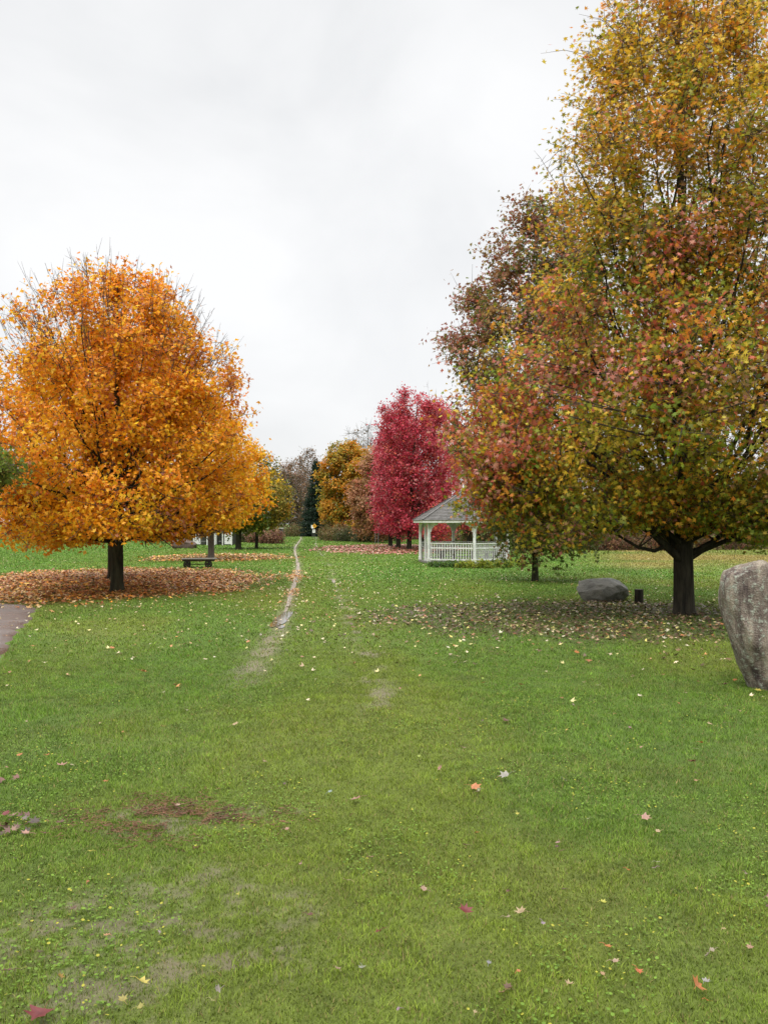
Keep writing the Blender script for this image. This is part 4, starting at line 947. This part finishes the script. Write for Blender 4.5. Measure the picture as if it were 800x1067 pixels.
# stump
def lathe(name, prof, sides, mat, parent=None, wob=0, seed=1):
    r = random.Random(seed); ph = [r.uniform(0, 6.28) for _ in range(4)]
    bm = bmesh.new(); rings = []
    for (rad, z) in prof:
        ring = []
        for i in range(sides):
            a = 2 * math.pi * i / sides; k = 1 + wob * (math.sin(3 * a + ph[0]) + .6 * math.sin(5 * a + ph[1]) + .4 * math.sin(9 * a + ph[2]))
            ring.append(bm.verts.new((rad * k * math.cos(a), rad * k * math.sin(a), z)))
        rings.append(ring)
    for a_, b_ in zip(rings, rings[1:]):
        for i in range(sides): bm.faces.new((a_[i], a_[(i + 1) % sides], b_[(i + 1) % sides], b_[i]))
    bm.faces.new(rings[-1]); bm.faces.new(rings[0][::-1])
    me = bpy.data.meshes.new(name); bm.to_mesh(me); bm.free()
    for f in me.polygons: f.use_smooth = len(f.vertices) == 4
    return link(name, me, mat, parent)
tx, tD = at(665, 628.5)
root = empty('stump', (tx, tD, -.02)); tag(root, 'short dark wooden stump standing right of the grey boulder', 'stump')
lathe('stump_body', [(.125, 0), (.112, .06), (.108, .2), (.106, .35), (.102, .365)], 20, M_BARK, root, .03)
lathe('cut_top', [(.094, .366), (.092, .372)], 20, simple_mat('cut_wood', (.09, .075, .055), .7, 20, .3), root, .03)
# reddish boulder far left
fx, fD = at(190.5, 571.5)
def fshape(v):
    z = v.z * (1 if v.z < 0 else np.interp(v.x, [-1, 0, .7, 1.1], [.75, 1, .8, .45])); return Vector((v.x, v.y, z))
me = rock_mesh('boulder', 1.02, .8, .62, 22, 4, .4, fshape, 12)
me.materials.append(rock_mat('reddish_boulder', (.055, .035, .028), (.105, .062, .048), (.15, .10, .08), (.28, .26, .23), .6, False, .64, 1.2))
o = bpy.data.objects.new('boulder', me); COL.objects.link(o); o.location = (fx, fD + .5, .25); tag(o, 'reddish brown boulder on the far left lawn behind the cart', 'rock')

# ================================================================== GAZEBO
def boxes(name, bs, mat, parent, bevel=.004):
    """bs: list of (center, size, rotz, tilt) -> one mesh"""
    bm = bmesh.new()
    for b in bs:
        c, s = b[0], b[1]; rz = b[2] if len(b) > 2 else 0; extra = b[3] if len(b) > 3 else None
        mtx = Matrix.Translation(c) @ Matrix.Rotation(rz, 4, 'Z')
        if extra is not None: mtx = mtx @ extra
        r = bmesh.ops.create_cube(bm, size=1, matrix=mtx @ Matrix.Diagonal((*s, 1)))
    if bevel: bmesh.ops.bevel(bm, geom=list(bm.edges), offset=bevel, segments=1, affect='EDGES')
    me = bpy.data.meshes.new(name); bm.to_mesh(me); bm.free()
    return link(name, me, mat, parent)
M_WHITE = simple_mat('weathered_white_paint', (.58, .59, .57), .6, 5, .12, (.78, .78, .76), .15, bscale=30)
M_WHITE2 = simple_mat('worn_white_trim', (.50, .51, .47), .6, 9, .15, (.74, .74, .70), .15)
def shingle_mat():
    m, nt, out = new_mat('grey_shingles'); tc = N(nt, 'ShaderNodeTexCoord')
    n1 = N(nt, 'ShaderNodeTexNoise'); n1.inputs['Scale'].default_value = 5; n1.inputs['Detail'].default_value = 8; n1.inputs['Roughness'].default_value = .7; L(nt, tc.outputs['Object'], n1.inputs['Vector'])
    cr = N(nt, 'ShaderNodeValToRGB'); cr.color_ramp.elements[0].position = .3; cr.color_ramp.elements[1].position = .7
    cr.color_ramp.elements[0].color = (.07, .066, .062, 1); cr.color_ramp.elements[1].color = (.18, .172, .162, 1); L(nt, n1.outputs['Fac'], cr.inputs[0])
    p = N(nt, 'ShaderNodeBsdfPrincipled'); p.inputs['Roughness'].default_value = .75; L(nt, cr.outputs[0], p.inputs['Base Color']); L(nt, p.outputs[0], out.inputs[0]); return m
M_SHINGLE = shingle_mat()
def build_gazebo():
    gD = 41.9 + 2.2; gxw = gx(482.5, 44.1)
    root = empty('gazebo', (gxw, gD, 0)); tag(root, 'white six sided gazebo with railings and a grey shingled roof', 'gazebo')
    R = 2.32; th = [math.radians(-90 + 8 + 60 * k) for k in range(6)]
    V = [Vector((R * math.cos(a), R * math.sin(a), 0)) for a in th]
    fl = .10; eave = 2.02
    # floor
    def ngon(name, R_, z0, z1, mat, par, R2=None):
        bm = bmesh.new(); lo = [bm.verts.new((R_ * math.cos(a), R_ * math.sin(a), z0)) for a in th]; R2 = R2 or R_
        hi = [bm.verts.new((R2 * math.cos(a), R2 * math.sin(a), z1)) for a in th]
        for i in range(6): bm.faces.new((lo[i], lo[(i + 1) % 6], hi[(i + 1) % 6], hi[i]))
        bm.faces.new(hi); bm.faces.new(lo[::-1]); me = bpy.data.meshes.new(name); bm.to_mesh(me); bm.free(); return link(name, me, mat, par)
    ngon('floor', R + .10, .0, fl, simple_mat('grey_deck', (.20, .19, .17), .7, 8, .2), root)
    for i, v in enumerate(V):
        n = v.normalized(); rz = math.atan2(n.y, n.x)
        po = boxes('post', [((v.x, v.y, fl + (eave - fl) / 2), (.13, .13, eave - fl), rz)], M_WHITE, root, .012)
        boxes('post_base', [((v.x, v.y, fl + .08), (.17, .17, .16), rz)], M_WHITE2, po, .01)
    dd = (V[5] - V[4]); q = V[4] + dd * .60
    boxes('post', [((q.x, q.y, fl + (eave - fl) / 2), (.10, .10, eave - fl), math.atan2(dd.y, dd.x))], M_WHITE, root, .01)
    # railings: every side but the one at the back right
    for i in range(6):
        if i == 4: continue
        a, b = V[i], V[(i + 1) % 6]; d = (b - a); ln = d.length; d.normalize(); rz = math.atan2(d.y, d.x); mid = (a + b) / 2; L0 = ln - .16
        rt = empty('railing', (0, 0, 0)); rt.parent = root
        boxes('top_rail', [((mid.x, mid.y, 1.0), (L0, .09, .045), rz)], M_WHITE, rt, .006)
        boxes('middle_rail', [((mid.x, mid.y, .77), (L0, .05, .06), rz)], M_WHITE, rt, .005)
        boxes('bottom_rail', [((mid.x, mid.y, .20), (L0, .05, .07), rz)], M_WHITE, rt, .005)
        nb = 16
        bs = []
        for k in range(nb):
            q = a + d * (.08 + L0 * (k + .5) / nb); bs.append(((q.x, q.y, .485), (.038, .034, .51), rz)); bs.append(((q.x, q.y, .888), (.038, .034, .18), rz))
        o_ = boxes('balusters', bs, M_WHITE, rt, .003)
    # frieze beam and fascia
    for i in range(6):
        a, b = V[i], V[(i + 1) % 6]; d = (b - a); ln = d.length; d.normalize(); rz = math.atan2(d.y, d.x); mid = (a + b) / 2
        boxes('beam', [((mid.x, mid.y, eave + .05), (ln + .02, .10, .16), rz)], M_WHITE, root, .006)
        a2, b2 = V[i] * 1.16, V[(i + 1) % 6] * 1.16; m2 = (a2 + b2) / 2
        boxes('fascia', [((m2.x, m2.y, eave + .055), ((b2 - a2).length + .01, .03, .13), rz)], M_WHITE2, root, .004)
        # curved braces at both ends, flat sawn boards in the wall plane
        for s, p0 in ((1, a), (-1, b)):
            bm = bmesh.new(); k = 10; outer = []; inner = []; W = .40; Hh = .42
            for j in range(k + 1):
                t = j / k * math.pi / 2
                outer.append((W * (1 - math.cos(t)) * 1.0, -Hh + Hh * math.sin(t)))
            pts = [(0.0, -Hh)] + [(.05 + (W - .05) * (1 - math.cos(j / k * math.pi / 2)) + 0.05, -Hh + (Hh - .08) * math.sin(j / k * math.pi / 2)) for j in range(k + 1)] + [(W + .05, 0), (0, 0)]
            # inner cut-out makes it read as a curved bracket
            fr = [];
            for th_ in (-.018, .018):
                fr.append([bm.verts.new((p0.x + d.x * s * (.065 + u_) - d.y * th_, p0.y + d.y * s * (.065 + u_) + d.x * th_, eave - .03 + v_)) for u_, v_ in
                           ([(.0, -Hh), (.07, -Hh)] + [(.07 + (W - .07) * (1 - math.cos(j / k * math.pi / 2)), -Hh + (Hh - .09) * math.sin(j / k * math.pi / 2)) for j in range(1, k + 1)] + [(W, 0), (0, 0)])])
            nn = len(fr[0])
            for j in range(nn): bm.faces.new((fr[0][j], fr[0][(j + 1) % nn], fr[1][(j + 1) % nn], fr[1][j]))
            bm.faces.new(fr[0][::-1]); bm.faces.new(fr[1]); me = bpy.data.meshes.new('brace'); bm.to_mesh(me); bm.free(); link('brace', me, M_WHITE, root)
    # roof: stepped shingle courses
    apex = 3.62; Re = R * 1.18; z0 = eave + .12; nC = 20
    bm = bmesh.new(); rr = random.Random(2)
    for c in range(nC):
        t0 = c / nC; t1 = (c + 1) / nC
        r0 = Re * (1 - t0) + .06 * t0; r1 = Re * (1 - t1) + .06 * t1; za = z0 + (apex - z0) * t0; zb_ = z0 + (apex - z0) * t1
        for i in range(6):
            a0, a1 = th[i], th[(i + 1) % 6] + (2 * math.pi if i == 5 else 0)
            p = [Vector((r0 * math.cos(a0), r0 * math.sin(a0), za)), Vector((r0 * math.cos(a1), r0 * math.sin(a1), za)), Vector((r1 * math.cos(a1), r1 * math.sin(a1), zb_)), Vector((r1 * math.cos(a0), r1 * math.sin(a0), zb_))]
            W = (p[1] - p[0]).length; ns = max(1, int(W / .16))
            for k in range(ns):
                u0, u1 = k / ns, (k + 1) / ns; lift = .030 + rr.uniform(0, .012); sl = rr.uniform(0, .012)
                q0 = p[0].lerp(p[1], u0); q1 = p[0].lerp(p[1], u1); q2 = p[3].lerp(p[2], u1); q3 = p[3].lerp(p[2], u0)
                up = Vector((0, 0, 1)); gap = (q1 - q0) * .03
                A = bm.verts.new(q0 + up * (lift) + gap); B = bm.verts.new(q1 + up * lift - gap); Cc = bm.verts.new(q2 + up * .004 - gap * .5); Dd = bm.verts.new(q3 + up * .004 + gap * .5)
                A2 = bm.verts.new(q0 - up * .01 + gap); B2 = bm.verts.new(q1 - up * .01 - gap)
                bm.faces.new((A, B, Cc, Dd)); bm.faces.new((A2, B2, B, A))
    me = bpy.data.meshes.new('roof'); bm.to_mesh(me); bm.free(); rf = link('roof', me, M_SHINGLE, root)
    ngon('ceiling', Re - .01, z0 - .015, apex - .05, simple_mat('roof_underside', (.28, .26, .22), .8, 6, .2), rf, .05)
    # hip ridges
    hb = []
    for a in th:
        p0 = Vector((Re * math.cos(a), Re * math.sin(a), z0 + .045)); p1 = Vector((.06 * math.cos(a), .06 * math.sin(a), apex + .03)); d = p1 - p0
        q = d.to_track_quat('X', 'Z').to_matrix().to_4x4(); hb.append(((p0 + p1) / 2, (d.length, .11, .022), 0, q))
    boxes('hip_cap', hb, M_SHINGLE, rf, .003)
    lathe('finial', [(.14, apex), (.14, apex + .1), (.05, apex + .14), (.07, apex + .22), (.03, apex + .3), (.005, apex + .4)], 12, M_WHITE, root)
    # bench round the inside
    for i in range(6):
        if i == 4: continue
        a, b = V[i] * .84, V[(i + 1) % 6] * .84; d = b - a; rz = math.atan2(d.y, d.x); m_ = (a + b) / 2
        boxes('bench', [((m_.x, m_.y, .52), (d.length - .02, .34, .04), rz), ((m_.x, m_.y, .31), (.06, .28, .40), rz)], simple_mat('dark_bench_wood', (.10, .08, .06), .6, 8, .3), root, .004)
build_gazebo()
# planting at its foot
hp = pal([((.24, .30, .03), ONE), ((.38, .37, .05), ONE), ((.10, .17, .03), lambda P, t: .6)], cl=.5)
hp2 = pal([((.07, .14, .03), ONE), ((.12, .19, .035), ONE)], cl=.5)
for i, (px, py, rx, h, p_, lb) in enumerate([(455, 591, .42, .30, hp2, 'low dark green plant at the left foot of the gazebo'), (470, 591.5, .45, .34, hp2, 'green clump left of the yellow green bed by the gazebo'), (487, 592, .5, .40, hp, 'yellow green clump under the front post of the gazebo'),
                                    (505, 592, .5, .38, hp, 'yellow green clump in the middle of the gazebo bed'), (522, 591.5, .5, .44, hp, 'bright yellow clump at the right foot of the gazebo'), (537, 590.5, .5, .40, hp, 'yellow green clump at the right end of the gazebo bed')]):
    b = at(px, py); shrub('hosta_plant', lb, 'plant', 'low plants around the gazebo', b, rx * 1.15, .4, h, 700, .055, p_, 700 + i, stems=30)

# ================================================================== CART
def build_cart():
    cx, cD = at(205.5, 592); root = empty('baggage_cart', (cx, cD + .35, 0), math.radians(12)); tag(root, 'old flat wooden cart on four small iron wheels', 'cart')
    M_PL = simple_mat('weathered_planks', (.085, .08, .062), .7, 6, .35, (.17, .16, .125), .4, stretch=(.3, 3, 1)); M_IR = simple_mat('dark_iron', (.018, .016, .014), .5, 12, .3, metallic=.3)
    bs = []
    for k in range(5): bs.append(((.04, -.36 + k * .18, .40), (1.56 - (k % 2) * .02, .172, .045)))
    boxes('deck', bs, M_PL, root, .004)
    boxes('frame', [((0, -.36, .345), (1.42, .05, .07)), ((0, .36, .345), (1.42, .05, .07)), ((-.5, 0, .345), (.06, .68, .065)), ((.5, 0, .345), (.06, .68, .065))], simple_mat('dark_frame_wood', (.05, .04, .03), .7, 8, .3), root)
    for wx in (-.5, .43):
        ax = boxes('axle', [((wx, 0, .145), (.045, .80, .045)), ((wx, -.2, .235), (.05, .05, .16)), ((wx, .2, .235), (.05, .05, .16))], M_IR, root)
        for wy in (-.40, .40):
            bm = bmesh.new(); n = 24; Ro, Ri, t = .165, .125, .03
            def ring(r, y): return [bm.verts.new((wx + r * math.cos(2 * math.pi * i / n), wy + y, .165 + r * math.sin(2 * math.pi * i / n))) for i in range(n)]
            a, b, c, d = ring(Ro, -t), ring(Ro, t), ring(Ri, t), ring(Ri, -t)
            for p_, q_ in ((a, b), (b, c), (c, d), (d, a)):
                for i in range(n): bm.faces.new((p_[i], p_[(i + 1) % n], q_[(i + 1) % n], q_[i]))
            h1, h2 = ring(.055, -t - .01), ring(.055, t + .01)
            for i in range(n): bm.faces.new((h1[i], h1[(i + 1) % n], h2[(i + 1) % n], h2[i]))
            bm.faces.new(h1[::-1]); bm.faces.new(h2)
            for s in range(8):
                an = s * math.pi / 4 + .3; mt = Matrix.Translation((wx + .078 * math.cos(an), wy, .165 + .078 * math.sin(an))) @ Matrix.Rotation(-an, 4, 'Y') @ Matrix.Diagonal((.10, .03, .035, 1)); bmesh.ops.create_cube(bm, size=1, matrix=mt)
            me = bpy.data.meshes.new('wheel'); bm.to_mesh(me); bm.free(); link('wheel', me, M_IR, root)
    boxes('reach_bar', [((-.03, 0, .16), (.9, .05, .04))], M_IR, root)
build_cart()

# ================================================================== SIGNS, POSTS
M_POST = simple_mat('grey_post', (.12, .12, .11), .6, 10, .2)
def plate(name, w_, h_, loc, mat, parent, rot=0, r=.03):
    bm = bmesh.new(); mtx = Matrix.Translation(loc) @ Matrix.Rotation(rot, 4, 'Y') @ Matrix.Diagonal((w_, .008, h_, 1)); bmesh.ops.create_cube(bm, size=1, matrix=mtx)
    vert = [e for e in bm.edges if abs((e.verts[0].co - e.verts[1].co).y) > .004]
    bmesh.ops.bevel(bm, geom=vert, offset=r, segments=3, affect='EDGES')
    me = bpy.data.meshes.new(name); bm.to_mesh(me); bm.free(); return link(name, me, mat, parent)
sD_ = 112.0
root = empty('road_sign', (gx(327.5, sD_), sD_, 0)); tag(root, 'yellow diamond sign above a small white sign on a post before the dark conifer', 'sign')
boxes('post', [((0, .03, 1.05), (.06, .04, 2.1))], M_POST, root)
YM = simple_mat('sign_yellow', (.72, .36, .02), .5, 3, .05); WM = simple_mat('sign_white', (.78, .78, .76), .5, 3, .04); BM = simple_mat('sign_black', (.015, .015, .015), .5, 3, .1)
dp = plate('diamond_plate', .46, .46, (0.02, 0, 1.62), YM, root, math.pi / 4)
boxes('symbol', [((0.02, -.008, 1.58), (.07, .006, .26)), ((0.02, -.008, 1.75), (.16, .006, .07)), ((.02, -.008, 1.51), (.15, .006, .05))], BM, dp, 0)
wp = plate('white_plate', .36, .42, (-.05, 0, .95), WM, root)
boxes('symbol', [((-.07, -.008, 1.0), (.05, .006, .20)), ((-.03, -.008, 1.08), (.12, .006, .05)), ((-.03, -.008, .92), (.12, .006, .05))], BM, wp, 0)
root = empty('road_sign', (gx(325.6, 117), 117, 0)); tag(root, 'plain white sign plate just behind and left of the yellow diamond sign', 'sign')
boxes('post', [((0, .03, .85), (.05, .04, 1.7))], M_POST, root); plate('plate', .34, .45, (0, 0, 1.5), WM, root)
# dark notice board far left of the track
bD_ = 108.0; root = empty('notice_board', (gx(293, bD_), bD_, 0)); tag(root, 'small dark notice board with a pale cap left of the far track', 'sign')
for s in (-.24, .24): boxes('post', [((s, 0, .65), (.07, .07, 1.3))], M_POST, root)
boxes('board', [((0, 0, .98), (.44, .05, .62))], simple_mat('board_dark', (.035, .04, .045), .5, 5, .2), root); boxes('cap', [((0, 0, 1.36), (.66, .26, .07))], simple_mat('cap_pale', (.5, .5, .5), .6, 5, .1), root)
for px, h, lb in ((391, 1.15, 'thin dark post left of the crimson trunks, shorter of the two'), (394, 1.3, 'thin dark post left of the crimson trunks, taller of the two')):
    D = 80; root = empty('marker_post', (gx(px, D), D, 0)); tag(root, lb, 'post', 'thin posts near the crimson maples')
    boxes('post', [((0, 0, h / 2), (.06, .06, h))], M_POST, root); boxes('cap', [((0, 0, h + .01), (.08, .08, .03))], M_POST, root)

# white shelter beyond the amber maple
def shelter():
    D = 78.0; x = gx(222, D); root = empty('shelter', (x, D, 0)); tag(root, 'small white painted open shelter behind the amber maple trunk', 'building')
    w_ = 3.6
    for (cx, ww) in ((-1.42, .62), (.20, .28), (1.40, .72)):
        n = 7; bs = [((cx, 0, .17 + k * .17), (ww, .10, .16)) for k in range(n)] + [((cx, .04, 1.22 / 2 + .06), (ww - .02, .05, 1.2))]
        boxes('wall_panel', bs, M_WHITE, root, .008)
    boxes('back_wall', [((0, 2.0, .95), (3.5, .08, 1.9))], simple_mat('dark_boards', (.10, .10, .09), .8, 6, .2), root)
    for cx in (-1.7, -.5, .2, .9, 1.7): boxes('post', [((cx, -.09, .95), (.10, .06, 1.9))], M_WHITE2, root)
    boxes('beam', [((0, -.02, 1.95), (3.7, .14, .14))], M_WHITE2, root)
    boxes('low_rail', [((-.62, .02, .35), (.95, .05, .08)), ((.78, .02, .35), (.5, .05, .08))], M_POST, root)
    boxes('roof', [((0, .5, 2.25), (4.1, 1.75, .07), 0, Matrix.Rotation(.3, 4, 'X')), ((0, 2.05, 2.25), (4.1, 1.75, .07), 0, Matrix.Rotation(-.3, 4, 'X'))], M_SHINGLE, root)
shelter()

# ================================================================== RENDER
scene.render.engine = 'CYCLES'
scene.view_settings.view_transform = 'Standard'; scene.view_settings.look = 'None'
scene.view_settings.exposure = .5; scene.view_settings.gamma = 1; scene.view_settings.use_curve_mapping = False
cy = scene.cycles
cy.max_bounces = 6; cy.diffuse_bounces = 4; cy.glossy_bounces = 2; cy.transmission_bounces = 4; cy.transparent_max_bounces = 4
cy.caustics_reflective = False; cy.caustics_refractive = False
cy.use_denoising = True
